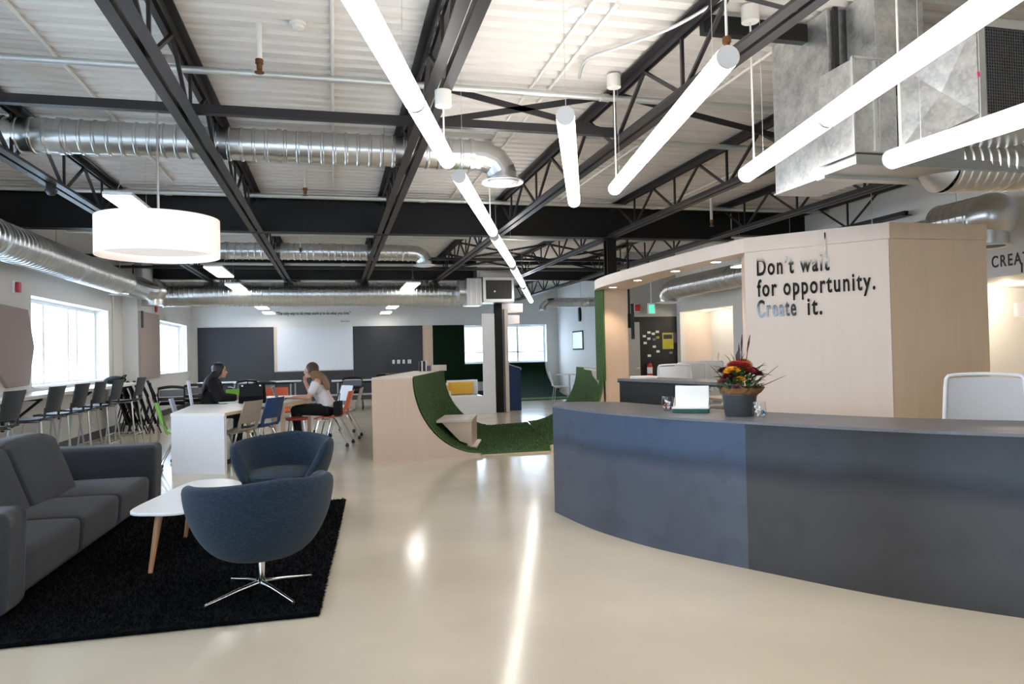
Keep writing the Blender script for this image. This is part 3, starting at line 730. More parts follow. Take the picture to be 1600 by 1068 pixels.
part('tag', MB().box(0.518, 0.532, -0.862, -0.855, 0.44, 0.475), 'pink_tag', t, label='small pink sticker')
part('drain_pan', MB().box(0.0, 1.5, -0.34, 0.0, -0.02, 0.055), 'galv_dull', t, bevel=0.004)
part('pan_flange', MB().box(-0.02, 0.9, -0.03, 0.06, -0.045, -0.02), 'galv_pipe', t)
_q = part('supply_duct', spiral_mb(1.6, 0.20, 0.075).mesh('supply_duct', 'galv', True), None, t); _q.location = (0.95, -0.12, 0.06); _q.rotation_euler = (0, -0.05, -0.06); part('duct_cap', MB().cyl((-0.22, 0, 0.05), (0.0, 0, 0), 0.07, 0.203, 28), 'galv_dull', _q, smooth=True)
part('plenum_end', MB().box(0.4, 0.96, -0.32, 0.05, 0.055, 0.36), 'galv_dull', t)
for hx, hy in ((1.0, -0.4), (1.3, -0.8)): part('hanger_rod', MB().cyl((hx, hy, 0.84), (hx, hy, 1.26), 0.008, n=6), 'galv_pipe', t)
# ---- far air handler by the column
t = thing('air_handler', 'small galvanised air handler with a black square grille above the far column', 'air handler', (2.85, 15.5, 2.42))
part('cabinet', MB().box(0.35, 1.05, 0.0, 0.6, 0.06, 0.62), 'galv_dull', t, bevel=0.006)
part('end_plenum', MB().box(0.0, 0.345, 0.06, 0.6, 0.0, 0.60), 'galv_dull', t, bevel=0.006)
for k in (0.08, 0.20, 0.30): part('seam', MB().box(k, k + 0.02, 0.045, 0.06, 0.02, 0.58), 'galv', t)
part('duct_collar', MB().cyl((-0.12, 0.55, 0.34), (0.0, 0.55, 0.34), 0.27, n=24), 'galv', t, smooth=True)
part('grille_frame', MB().box(0.35, 1.05, -0.02, 0, 0.55, 0.61).box(0.35, 1.05, -0.02, 0, 0.08, 0.13).box(0.35, 0.41, -0.02, 0, 0.13, 0.55).box(1.0, 1.05, -0.02, 0, 0.13, 0.55), 'galv_pipe', t)
part('grille', MB().box(0.41, 1.0, -0.012, -0.001, 0.13, 0.55), 'grille_dark', t)
part('grille_knob', MB().cyl((0.61, -0.03, 0.3), (0.61, -0.012, 0.3), 0.02, n=10), 'galv_pipe', t)
part('riser_trunk', MB().box(0.25, 1.1, 0.15, 0.6, 0.62, 1.12), 'galv_dull', t, bevel=0.004)
part('hood', MB().box(0.3, 1.0, 0.02, 0.14, 0.62, 0.72), 'galv_dull', t)

# ================================================================== LAMPS
def tube_light(a, b, label, joints=(), r=0.052, cap_near=True, wires=(0.08, 0.92), cord=None, canopy=None):
    a, b = Vector(a), Vector(b); d = (b - a).normalized(); L = (b - a).length
    t = thing('tube_light', label, 'tube light', tuple(a), 0, 'suspended tube lights')
    cuts = [0.0] + [j * L for j in joints] + [L]
    for s0, s1 in zip(cuts[:-1], cuts[1:]):
        part('glowing_tube', MB().cyl(d * (s0 + 0.012), d * (s1 - 0.012), r, n=24), 'tube_glow', t, smooth=True)
    for j in joints:
        part('joint_ring', MB().cyl(d * (j * L - 0.013), d * (j * L + 0.013), r + 0.001, n=24), 'tube_cap', t, smooth=True)
    for s0, s1 in ((0, 0.012), (L - 0.012, L)):
        part('end_cap', MB().cyl(d * s0, d * s1, r, n=24), 'tube_cap', t, smooth=True)
    for w in wires:
        part('suspension_wire', MB().cyl(d * (w * L) + Vector((0, 0, r)), d * (w * L) + Vector((0, 0, ZC - a.z)), 0.0016, n=5), 'galv_pipe', t)
    if cord is not None:
        q = d * (cord * L); cz = (canopy if canopy else ZC - 0.02) - a.z
        part('power_cord', MB().cyl(q + Vector((0, 0, r)), q + Vector((0, 0, cz - 0.08)), 0.006, n=6), 'conduit_white', t)
        part('ceiling_canopy', MB().cyl(q + Vector((0, 0, cz - 0.10)), q + Vector((0, 0, cz)), 0.055, n=20), 'conduit_white', t, smooth=True)
    return t
ZL = 2.65
tube_light((-0.30, 1.35, ZL), (0.763, 4.773, ZL), 'long glowing tube light at top centre, nearest of the chain running into the room', (0.68,), wires=(0.3, 0.6), cord=0.955, canopy=3.068)
tube_light((0.903, 5.157, ZL), (1.665, 7.48, ZL), 'second glowing tube light of the chain, over the green ramp', (), cord=0.9)
tube_light((1.745, 7.77, ZL), (2.536, 10.148, ZL), 'third glowing tube light of the chain, near the deep girder')
tube_light((2.65, 10.55, ZL), (3.533, 13.312, ZL), 'fourth glowing tube light of the chain, beyond the deep girder')
tube_light((3.66, 13.75, ZL), (4.85, 17.5, ZL), 'farthest and smallest glowing tube light at the end of the chain')
tube_light((1.253, 3.734, ZL), (2.04, 5.891, ZL), 'steep short glowing tube light left of the fourth joist', (0.66,))
tube_light((1.727, 2.847, ZL), (2.207, 5.377, ZL), 'glowing tube light with a grey end cap leaning along the fourth joist', (0.64,), cord=0.97)
tube_light((1.85, 0.44, 2.494), (2.661, 4.215, 2.494), 'longest glowing tube light at top right, in front of the air handler', (0.7,), cord=0.96)
tube_light((3.11, 0.7, 2.364), (2.981, 3.31, 2.364), 'glowing tube light at the right edge, below the black mesh filter', (0.6,), cord=0.97)

# drum pendant over the sofa
t = thing('drum_pendant', 'large white fabric drum pendant lamp hanging over the sofa area', 'pendant lamp', (-1.22, 5.62, 2.1))
part('shade', MB().lathe([(0.412, 0.0), (0.412, 0.27), (0.406, 0.27), (0.406, 0.0)], 64, close=True), 'lampshade', t, smooth=True)
part('diffuser', MB().lathe([(0.0, 0.03), (0.2, 0.028), (0.40, 0.05)], 48), 'lamp_diffuser', t, smooth=True)
part('top_diffuser', MB().lathe([(0.40, 0.25), (0.0, 0.255)], 48), 'lampshade', t, smooth=True)
part('stem', MB().cyl((0, 0, 0.25), (0, 0, 1.33), 0.009, n=8), 'chrome_soft', t, smooth=True)
part('ceiling_canopy', MB().cyl((0.0, 0, 1.33), (0.0, 0, 1.46), 0.065, n=24), 'conduit_white', t, smooth=True)
for a in (0, 2.1, 4.2): part('spoke', MB().bar((0, 0, 0.262), (0.40 * math.cos(a), 0.40 * math.sin(a), 0.262), 0.006, 0.006), 'chrome_soft', t)
_l = bpy.data.lights.new('drum_bulb', 'POINT'); _l.energy = 7; _l.color = (1, 0.86, 0.72); _l.shadow_soft_size = 0.06
_q = link(bpy.data.objects.new('drum_bulb', _l), t); _q.location = (0, 0, 0.14)

# slim hanging panel lights in two rows
def panel_light(x, y, z, label, L=1.15, w=0.14):
    t = thing('panel_light', label, 'ceiling light', (x, y, z), 0, 'hanging panel lights')
    part('housing', MB().box(-w / 2, w / 2, -L / 2, L / 2, 0.012, 0.045), 'trim_white', t, bevel=0.004)
    part('diffuser', MB().box(-w / 2 + 0.006, w / 2 - 0.006, -L / 2 + 0.006, L / 2 - 0.006, 0.0, 0.012), 'panel_glow', t)
    for s in (-1, 1):
        part('suspension_wire', MB().cyl((-0.05, s * L * 0.4, 0.045), (0, s * L * 0.4, 0.16), 0.002, n=5).cyl((0.05, s * L * 0.4, 0.045), (0, s * L * 0.4, 0.16), 0.002, n=5).cyl((0, s * L * 0.4, 0.16), (0, s * L * 0.4, ZC - z), 0.002, n=5), 'galv_pipe', t)
panel_light(-1.96, 8.0, 2.9, 'slim white panel light just behind the drum lamp', 1.2, 0.26)
panel_light(-1.98, 13.7, 2.9, 'slim panel light right of the drum lamp, in front of the far girder', 1.5, 0.3)
panel_light(-2.0, 16.15, 2.86, 'slim panel light hanging against the long horizontal duct, below the drum lamp level', 1.3, 0.3)
panel_light(1.66, 16.1, 2.88, 'slim panel light hanging in front of the long horizontal duct near the small air handler', 1.5, 0.3)
panel_light(-1.9, 20.6, 2.72, 'tiny panel light left of the wall quotation, upper one of its pair', 1.0, 0.3)
panel_light(-1.85, 22.0, 2.66, 'tiny panel light left of the wall quotation, lower one of its pair', 0.9, 0.3)
panel_light(1.62, 20.8, 2.73, 'tiny panel light right of the wall quotation, upper one of its pair', 1.0, 0.3)
panel_light(1.52, 22.0, 2.64, 'tiny panel light right of the wall quotation, lower one of its pair', 0.9, 0.3)
panel_light(6.2, 9.4, 2.62, 'slim panel light over the kitchen seen under the wooden canopy', 1.6, 0.16)
# far drum pendants by the column
def small_drum(x, y, z, r, h, label):
    t = thing('drum_pendant', label, 'pendant lamp', (x, y, z), 0, 'small drum pendants')
    part('shade', MB().lathe([(r, 0), (r, h), (r - 0.006, h), (r - 0.006, 0)], 40, close=True), 'lampshade', t, smooth=True)
    part('diffuser', MB().lathe([(0.0, 0.012), (r - 0.008, 0.016)], 32), 'lamp_diffuser', t, smooth=True)
    part('stem', MB().cyl((0, 0, 0.014), (0, 0, ZC - z if z > 1.8 else 2.12 - z), 0.006, n=6), 'chrome_soft', t)
small_drum(4.03, 16.3, 2.30, 0.27, 0.19, 'uppermost small drum pendant right of the far column')
small_drum(4.2, 17.4, 2.08, 0.30, 0.20, 'middle small drum pendant right of the far column')
small_drum(4.05, 18.3, 1.86, 0.24, 0.19, 'lowest small drum pendant half hidden behind the far column')
small_drum(8.9, 7.30, 1.68, 0.34, 0.17, 'white drum pendant in the alcove at the right edge')

# ================================================================== RECEPTION COUNTER
CF = [(1.78, 5.82), (1.83, 5.42), (1.90, 5.06), (2.06, 4.60), (2.24, 4.25), (2.43, 3.93), (2.60, 3.65), (2.75, 3.41), (2.92, 3.18), (3.08, 3.00), (3.25, 2.82), (3.5, 2.58), (3.8, 2.32)]
CBK = [(1.92, 6.16), (2.38, 5.92), (2.56, 5.35), (2.80, 4.66), (3.02, 4.24), (3.31, 3.78), (3.56, 3.50), (3.80, 3.27), (4.10, 2.98)]
CH = 0.90
front = [tuple(p) for p in catmull([Vector((x, y, 0)) for x, y in CF], 4)]
back = [tuple(p) for p in catmull([Vector((x, y, 0)) for x, y in CBK], 4)]
t = thing('reception_counter', 'long curved reception counter clad in blue-grey blackened steel', 'counter', (0, 0, 0))
_i = min(range(len(front)), key=lambda i: abs(front[i][1] - 3.93))
part('steel_panel', ribbon(front[:_i + 1], 0.02, 0.0, CH - 0.016), 'steel_window_blue', t, smooth=True, label='bluish steel front panel at the left end, blue window light in its colour')
part('steel_panel', ribbon(front[_i:], 0.02, 0.0, CH - 0.016), 'steel_grey', t, smooth=True, label='dark grey steel front panel on the right')
part('seam_strip', ribbon([(front[_i][0] + 0.001, front[_i][1] + 0.004), (front[_i][0] + 0.004, front[_i][1] - 0.002)], 0.02, 0.0, CH - 0.016), 'steel_dark', t)
part('worktop', MB().prism([(p[0] - 0.006, p[1] - 0.004) for p in front] + [(p[0], p[1]) for p in back[::-1]], CH - 0.016, CH), 'steel_top', t, smooth=True)
part('end_panel', ribbon([(1.93, 6.14), (1.80, 5.84)], 0.02, 0.0, CH - 0.016), 'steel_window_blue', t)
part('back_panel', ribbon([(back[4][0], back[4][1]), (1.95, 6.12)], 0.02, 0.0, CH - 0.016), 'steel_grey', t)
part('support_wall', ribbon([(p[0] + 0.28, p[1] + 0.16) for p in front[4:-2]], 0.02, 0.0, CH - 0.016), 'lacquer_white', t, smooth=True)

# ================================================================== WOODEN CANOPY WITH LETTERED BLOCK
t = thing('reception_canopy', 'pale birch canopy and block with black lettering behind the reception counter', 'canopy', (0, 0, 0))
ZS, ZTOP = 2.28, 2.42
cf = catmull([Vector(p) for p in ((3.96, 10.56, 0), (3.83, 10.15, 0), (3.76, 9.5, 0), (3.76, 8.6, 0), (3.79, 7.5, 0), (3.84, 6.8, 0), (3.90, 6.24, 0))], 5)
cb = catmull([Vector(p) for p in ((4.36, 10.56, 0), (4.33, 9.8, 0), (4.22, 8.9, 0), (4.13, 8.0, 0), (4.08, 7.2, 0), (4.10, 6.62, 0))], 5)
slab = [(p.x, p.y) for p in cf] + [(4.722, 5.277), (5.775, 5.277), (5.775, 6.64)] + [(p.x, p.y) for p in cb[::-1]]
part('canopy_slab', MB().prism(slab, ZS, ZTOP), 'birch_pale', t)
A0, A1 = Vector((3.9, 6.24)), Vector((4.72, 5.28))
part('lettered_face', MB().prism([(3.904, 6.243), (4.7222, 5.283), (4.737, 5.296), (3.919, 6.256)], 0, ZS - 0.002), 'birch_pale', t)
part('side_face', MB().prism([(4.7245, 5.281), (5.772, 5.281), (5.772, 5.30), (4.7415, 5.30)], 0, ZS - 0.002), 'birch_tan_shade', t)
part('side_fascia', MB().box(4.7225, 5.775, 5.2725, 5.2765, ZS, ZTOP), 'birch_tan_shade', t)  # thin cover added to carry the shaded tan over the slab edge
part('return_face', MB().prism([(5.752, 5.301), (5.772, 5.301), (5.772, 6.63), (5.752, 6.63)], 0, ZS - 0.002), 'birch', t)
part('inner_face', MB().prism([(3.919, 6.258), (4.10, 6.62), (5.751, 6.63), (5.751, 6.61), (4.112, 6.60), (3.935, 6.245)], 0, ZS - 0.002), 'birch', t)
part('post_panel', MB().box(3.98, 4.36, 10.22, 10.24, 0, ZS - 0.002).box(4.34, 4.36, 10.24, 10.55, 0, ZS - 0.002).box(3.98, 4.36, 10.53, 10.55, 0, ZS - 0.002), 'birch', t, label='tall warm birch panel around the column')
part('turf_strip', MB().box(3.955, 3.979, 10.20, 10.55, 0.9, ZS - 0.002), 'turf', t, label='green turf edge of the tall panel')
for x, y in ((3.98, 9.85), (3.93, 8.85), (3.95, 7.8), (4.0, 6.95)):
    d = part('downlight', MB().lathe([(0.052, -0.004), (0.060, -0.004), (0.060, 0.0), (0.052, 0.0)], 20, close=True), 'trim_white', t, smooth=True); d.location = (x, y, ZS)
    g = part('glow', MB().cyl((0, 0, -0.003), (0, 0, 0.0), 0.052, n=20), 'downlight_glow', d)
    L = bpy.data.lights.new('downlight_spot', 'SPOT'); L.energy = 22; L.color = (1.0, 0.82, 0.62); L.spot_size = 1.9; L.spot_blend = 0.6; L.shadow_soft_size = 0.05
    q = link(bpy.data.objects.new('downlight_spot', L), t); q.location = (x, y, ZS - 0.02)
ang = math.atan2(A1.y - A0.y, A1.x - A0.x)
nrm = Vector((-(A1 - A0).y, (A1 - A0).x)).normalized() * -1
def on_face(name, me, u, z, parent, off=0.004):
    o = part(name, me, None, parent); p = A0 + (A1 - A0).normalized() * u + nrm * off
    o.matrix_local = Matrix.Translation((p.x, p.y, z)) @ Matrix.Rotation(ang, 4, 'Z') @ Matrix.Rotation(PI / 2, 4, 'X')
    return o
for txt, w, u, z in (("Don't wait", 0.655, 0.119, 2.045), ('for opportunity.', 1.03, 0.117, 1.843), ('Create', 0.362, 0.111, 1.645), ('it.', 0.128, 0.574, 1.645)):
    on_face('lettering', text_mesh(txt.replace("'", '\u2019'), 0.228, 'ink_black', 0.0045, 0.0012, fit=w, spacing=1.2), u, z, t)
on_face('letter_stem', MB().add([(0, 0, 0), (0.012, 0, 0), (0.012, 0.20, 0), (0, 0.20, 0), (0, 0, 0.003), (0.012, 0, 0.003), (0.012, 0.20, 0.003), (0, 0.20, 0.003)],
        [(0, 3, 2, 1), (4, 5, 6, 7), (0, 1, 5, 4), (1, 2, 6, 5), (2, 3, 7, 6), (3, 0, 4, 7)]).mesh('letter_stem', 'ink_black'), 0.737, 2.19, t)

# pass-through counter under the canopy
t = thing('pass_counter', 'dark steel pass-through counter under the canopy, behind the flowers', 'counter', (0, 0, 0))
_f = [(3.58, 8.78), (3.70, 8.2), (3.86, 7.5), (4.02, 6.75)]
_k = [(4.02, 6.75), (4.42, 6.80), (4.35, 7.6), (4.20, 8.5), (4.08, 9.05)]
part('worktop', MB().prism(_f + _k[1:], 0.955, 0.985), 'steel_top', t)
part('edge_apron', ribbon(_f, 0.012, 0.935, 0.955), 'steel_dark', t)
part('end_panel', ribbon([(3.60, 8.76), (3.84, 7.7)], 0.03, 0, 0.955), 'wall_black', t)
part('end_panel', ribbon([(4.06, 9.0), (3.62, 8.77)], 0.03, 0, 0.955), 'wall_black', t)
part('leg', MB().box(4.30, 4.36, 6.85, 6.91, 0, 0.955), 'steel_dark', t)
solo('paper_tray', MB().box(3.72, 4.0, 8.46, 8.7, 0.985, 1.015), 'lacquer_white', 'flat white tray on the left end of the pass-through counter', 'tray', bevel=0.006)

# ================================================================== TURF RAMPS
def arc(n, R, top):
    """quarter pipe profile: (x, z) from the top edge (0, top) down to (R, 0.03)"""
    out = []
    for i in range(n + 1):
        a = PI / 2 * i / n
        out.append((R - R * math.cos(a), top - (top - 0.03) * math.sin(a)))
    return out
SH = 0.27
RT = 1.05
t = thing('turf_ramp', 'birch quarter-pipe ramp lined with green artificial turf in the middle of the room', 'ramp', (0.45, 9.35, 0))
prof = [(0.52 + x, z) for x, z in arc(14, 0.90, RT)]
def skew(p, y): return (p[0] + SH * y, y + (0.06 * p[0] if y < 0.05 else 0.0), p[1])
D = 3.3
front_poly = [(0.0, 0.0), (0.0, RT)] + prof + [(1.42, 0.0)]
def side(y, th):
    n = len(front_poly); m = MB()
    vs = [(x + SH * y, y, z) for x, z in front_poly] + [(x + SH * y, y + th, z) for x, z in front_poly]
    return m.add(vs, [tuple(range(n)), tuple(range(2 * n - 1, n - 1, -1))] + [(i, n + i, n + (i + 1) % n, (i + 1) % n) for i in range(n)])
part('side_panel', side(0.0, 0.025), 'birch', t)
part('side_panel', side(D, 0.025), 'birch', t)
part('back_panel', MB().add([(0, 0.025, 0), (0.02, 0.025, 0), (0.02 + SH * D, D, 0), (SH * D, D, 0), (0, 0.025, RT), (0.02, 0.025, RT), (0.02 + SH * D, D, RT), (SH * D, D, RT)],
     [(0, 3, 2, 1), (4, 5, 6, 7), (0, 1, 5, 4), (1, 2, 6, 5), (2, 3, 7, 6), (3, 0, 4, 7)]), 'birch', t)
part('top_deck', MB().add([(0, 0.0, RT), (0.53, 0.0, RT), (0.53 + SH * D, D, RT), (SH * D, D, RT), (0, 0.0, RT + 0.02), (0.53, 0.0, RT + 0.02), (0.53 + SH * D, D, RT + 0.02), (SH * D, D, RT + 0.02)],
     [(0, 3, 2, 1), (4, 5, 6, 7), (0, 1, 5, 4), (1, 2, 6, 5), (2, 3, 7, 6), (3, 0, 4, 7)]), 'birch_pale', t)
tp = [(x + 0.012, z + 0.022) for x, z in prof]
part('turf_curve', MB().plate([[(x + SH * y, y, z) for x, z in tp] for y in (0.0, D / 3, 2 * D / 3, D)], (0.004, 0, -0.018)), 'turf', t, smooth=True)
part('turf_floor', MB().prism([(1.40, 0.0), (2.40, 0.0), (2.49, 0.38), (3.08, 3.87), (2.4, 3.55), (1.40 + SH * D, D)], 0.012, 0.036), 'turf', t)
part('floor_base', MB().prism([(1.40, 0.0), (2.40, 0.0), (2.49, 0.38), (3.08, 3.87), (2.4, 3.55), (1.40 + SH * D, D)], 0.0, 0.011), 'ply_edge', t)
part('toe_block', MB().prism([(2.37, -0.03), (2.60, -0.02), (2.60, 0.16), (2.37, 0.03)], 0.0, 0.085), 'birch', t, bevel=0.004)
def blades(spots, h, seedv, material):
    """short upright grass blades, one triangle each; spots: list of (point, normal)"""
    rnd = random.Random(seedv); m = MB()
    for p, nv in spots:
        a = rnd.random() * 6.28; w = 0.006
        e = Vector((math.cos(a), math.sin(a), 0)) * w; tip = Vector(p) + Vector(nv) * h * rnd.uniform(0.6, 1.2) + Vector((rnd.uniform(-1, 1), rnd.uniform(-1, 1), rnd.uniform(-0.3, 0.3))) * h * 0.5
        i = len(m.v); m.v += [tuple(Vector(p) - e), tuple(Vector(p) + e), tuple(tip)]; m.f.append((i, i + 1, i + 2))
    return m
_rnd = random.Random(3); _sp = []
for _ in range(16000):
    u = _rnd.random() * 14; i = int(u); f = u - i; y = _rnd.random() * D
    x = tp[i][0] * (1 - f) + tp[i + 1][0] * f; z = tp[i][1] * (1 - f) + tp[i + 1][1] * f
    dx, dz = tp[i + 1][0] - tp[i][0], tp[i + 1][1] - tp[i][1]; nv = Vector((-dz, 0, dx)).normalized()
    _sp.append(((x + SH * y, y, z), nv))
for _ in range(22000):
    x = _rnd.uniform(1.42, 3.5); y = _rnd.uniform(0.0, 3.6)
    if x > 2.42 + 0.17 * y or x < 1.42 + SH * min(y, D) or y > D + 0.1 + 0.2 * (x - 1.4) - 0.05: continue
    _sp.append(((x, y, 0.036), Vector((0, 0, 1))))
tag(part('turf_pile', blades(_sp, 0.016, 5, 'turf'), 'turf', t), kind='stuff')
# wooden seat block set into the ramp
t = thing('ramp_seat', 'birch step seat with a pale top set into the turf ramp', 'step', (1.34, 9.75, 0))
part('end_panel', MB().add([(0.06, 0, 0.42), (0.40, -0.05, 0.42), (0.46, -0.05, 0.10), (0.30, -0.03, 0.16), (0.06, 0.02, 0.42), (0.40, -0.03, 0.42), (0.46, -0.03, 0.10), (0.30, -0.01, 0.16)],
     [(0, 3, 2, 1), (4, 5, 6, 7), (0, 1, 5, 4), (1, 2, 6, 5), (2, 3, 7, 6), (3, 0, 4, 7)]), 'birch', t)
part('tread', MB().prism([(-0.02, -0.03), (0.43, -0.08), (0.65, 0.72), (0.22, 0.80)], 0.42, 0.455), 'birch_pale', t, bevel=0.003)
part('riser_panel', MB().prism([(0.40, -0.05), (0.46, -0.06), (0.68, 0.70), (0.62, 0.72)], 0.07, 0.42), 'birch', t)
part('foot_board', MB().prism([(0.44, -0.10), (0.52, -0.10), (0.74, 0.68), (0.66, 0.72)], 0.045, 0.085), 'birch_pale', t)
part('corner_strip', MB().prism([(0.41, -0.085), (0.47, -0.085), (0.69, 0.70), (0.63, 0.72)], 0.42, 0.457), 'ply_edge', t)
# right-hand ramp rising to the canopy post
t = thing('turf_ramp', 'green turf quarter-pipe rising to the tall birch panel, half hidden by the counter', 'ramp', (0, 0, 0))
F0, T0, F1, T1 = Vector((2.95, 9.75)), Vector((3.95, 10.24)), Vector((3.55, 13.25)), Vector((4.45, 12.95))
rows = []
for s in (0, 0.33, 0.66, 1.0):
    f = F0.lerp(F1, s); tt = T0.lerp(T1, s); row = []
    for i in range(15):
        a = PI / 2 * i / 14; p = f.lerp(tt, math.sin(a)); row.append((p.x, p.y, 0.04 + 1.02 * (1 - math.cos(a))))
    rows.append(row)
part('turf_curve', MB().plate(rows, (0.02, 0.0, -0.02)), 'turf', t, smooth=True)
_sp = []
for _ in range(14000):
    s = _rnd.random(); a = PI / 2 * _rnd.random(); f = F0.lerp(F1, s); tt = T0.lerp(T1, s); p = f.lerp(tt, math.sin(a)); d = (tt - f).normalized()
    _sp.append(((p.x, p.y, 0.04 + 1.02 * (1 - math.cos(a))), Vector((-d.x * math.sin(a), -d.y * math.sin(a), math.cos(a)))))
tag(part('turf_pile', blades(_sp, 0.016, 6, 'turf'), 'turf', t), kind='stuff')
part('front_panel', MB().add([(r[0], r[1] + 0.01, max(r[2] - 0.022, 0)) for r in rows[0]] + [(3.965, 10.25, 0), (2.96, 9.76, 0)], [tuple(range(17))]), 'birch', t)
part('top_cap', MB().prism([(3.97, 10.56), (4.47, 12.94), (4.57, 12.94), (4.07, 10.56)], 1.03, 1.06), 'birch_pale', t)
part('back_panel', MB().prism([(3.99, 10.57), (4.49, 12.94), (4.51, 12.94), (4.01, 10.57)], 0, 1.03), 'birch', t)

# books and box on the far end of the ramp top
for i, (x, w, h, m, lab) in enumerate(((1.40, 0.03, 0.17, 'wall_black', 'black book standing on the ramp top, leftmost of the row'), (1.435, 0.022, 0.175, 'paper_white', 'white book standing between black books on the ramp top'),
        (1.46, 0.04, 0.17, 'felt_dark', 'thick dark book standing in the middle of the ramp-top row'), (1.505, 0.022, 0.18, 'paper_white', 'white book at the right end of the ramp-top row'), (1.532, 0.05, 0.09, 'paper_purple', 'short mauve box beside the white book on the ramp top'))):
    t = thing('book' if i < 4 else 'small_box', lab, 'book' if i < 4 else 'box', (x, 12.3, RT + 0.02), 0, 'books on the ramp')
    part('cover', MB().box(0, w, 0, 0.004 + 0.12, 0, h), m, t, bevel=0.002)
    part('pages', MB().box(0.003, w - 0.003, 0.124, 0.128, 0.003, h - 0.003), 'paper_white', t)
solo('ledge_box', MB().box(1.60, 1.86, 12.25, 12.42, RT + 0.02, RT + 0.12), 'birch_pale', 'low birch ledge box at the back end of the ramp top', 'box', bevel=0.004)

# ================================================================== BOOTH, PODIUM, FAR TURF
t = thing('booth_bench', 'white panelled booth bench with a yellow back cushion beside the far column', 'bench', (2.5, 15.85, 0))
part('seat_base', MB().box(0.0, 0.74, 0.0, 0.75, 0, 0.40), 'lacquer_white', t, bevel=0.006)
part('tall_panel', MB().box(0.74, 1.02, 0.0, 0.06, 0, 2.25), 'lacquer_white', t, bevel=0.004)
part('tall_return', MB().box(0.96, 1.02, 0.06, 0.9, 0, 2.25), 'lacquer_white', t, bevel=0.004)
part('plinth_line', MB().box(0.0, 0.74, -0.008, 0.0, 0.10, 0.115), 'trim_white', t)
part('backrest', MB().box(0.02, 0.74, 0.70, 0.80, 0.41, 0.74), 'lacquer_white', t, bevel=0.004)
part('yellow_cushion', MB().box(0.04, 0.62, 0.60, 0.69, 0.42, 0.70), 'yellow_vinyl', t, bevel=0.015)
part('arm_post', MB().box(-0.06, 0.0, 0.02, 0.75, 0, 0.52), 'lacquer_white', t, bevel=0.004)
part('yellow_cushion', MB().box(-0.09, -0.061, 0.05, 0.72, 0.1, 0.66), 'yellow_vinyl', t, bevel=0.01)
solo('birch_divider', MB().box(3.78, 3.86, 15.95, 16.35, 0, 2.36), 'birch_pale', 'narrow tall birch panel on the right of the far column', 'panel', bevel=0.003)
t = thing('podium', 'dark blue lectern podium with a slanted top near the far column', 'podium', (3.93, 16.35, 0))
part('body', MB().add([(0, 0, 0), (0.31, 0, 0), (0.31, 0.42, 0), (0, 0.42, 0), (0, 0, 1.08), (0.31, 0, 0.98), (0.31, 0.42, 0.98), (0, 0.42, 1.08)],
     [(0, 3, 2, 1), (4, 5, 6, 7), (0, 1, 5, 4), (1, 2, 6, 5), (2, 3, 7, 6), (3, 0, 4, 7)]), 'podium_blue', t, bevel=0.004)
part('back_board', MB().box(-0.03, 0.0, 0, 0.42, 0, 1.20), 'podium_blue', t, bevel=0.004)
part('top_rail', MB().bar((0.0, 0.0, 1.09), (0.31, 0, 0.99), 0.03, 0.02), 'chrome_soft', t)
part('top_lip', MB().box(0.30, 0.325, 0, 0.42, 0.95, 0.99), 'chrome_soft', t)
t = thing('turf_ramp', 'dark green turf ramp curving up below the far windows', 'ramp', (4.6, 22.85, 0))
rows = [[(x, -2.6 + 2.55 * math.sin(PI / 2 * i / 12), 0.03 + 1.0 * (1 - math.cos(PI / 2 * i / 12))) for i in range(13)] for x in (0, 1.0, 2.15)]
part('turf_curve', MB().plate(rows, (0, 0.0, -0.025)), 'turf_dark', t, smooth=True)
part('side_panel', MB().add([(2.155, r[1], r[2]) for r in rows[0]] + [(2.155, -0.05, 0), (2.155, -2.6, 0)], [tuple(range(15))]), 'wall_white', t)
part('turf_apron', MB().box(-0.6, 2.5, -3.4, -2.6, 0.0, 0.03), 'turf', t)
t = thing('turf_wall_panel', 'black-green turf wall panel with a notch around the far window', 'panel', (3.05, YB - 0.03, 0.44))
part('upright', MB().box(0.0, 1.02, 0, 0.03, 0, 1.85), 'turf_dark', t); part('lower_strip', MB().box(1.02, 1.75, 0, 0.03, 0, 0.58), 'turf_dark', t)
solo('wall_cladding', MB().box(2.72, 3.045, YB - 0.03, YB, 0.3, 2.29), 'birch', 'vertical birch strip on the back wall between grey felt and dark turf', 'panel', bevel=0.003)

# ================================================================== BACK WALL FITTINGS
solo('felt_panel', MB().box(-3.95, -1.80, YB - 0.045, YB - 0.003, 0.2, 2.295), 'felt_dark', 'dark grey felt pin-board on the back wall left of the white screen', 'panel', bevel=0.004)
solo('felt_panel', MB().box(0.56, 2.715, YB - 0.045, YB - 0.003, 0.2, 2.285), 'felt_dark', 'dark grey felt pin-board on the back wall right of the white screen', 'panel', bevel=0.004)
solo('felt_panel', MB().box(-1.795, 0.555, YB - 0.045, YB - 0.003, 0.2, 0.92), 'felt_dark', 'low dark grey felt pin-board below the white screen', 'panel', bevel=0.004)
t = thing('projection_screen', 'large white projection board between the two dark felt panels', 'screen', (-1.76, YB - 0.045, 0.945))
part('board', MB().box(0.06, 2.31, 0, 0.035, 0.0, 1.34), 'screen_white', t, bevel=0.002)
part('edge_strip', MB().box(0.0, 0.058, 0.005, 0.035, 0.0, 1.34), 'birch', t)
def wall_text(name, txt, x, z, size, w, material, label, cat='lettering', bold=0.002):
    o = tag(part(name, text_mesh(txt, size, material, bold, 0.002, fit=w), None), label, cat)
    o.location = (x, YB - 0.004, z); o.rotation_euler = (PI / 2, 0, 0); return o
wall_text('wall_quotation', '\u201cThe only way to do great work is to do what you love.\u201d', -1.72, 2.66, 0.135, 2.22, 'ink_flat', 'small black quotation lettered along the top of the back wall')
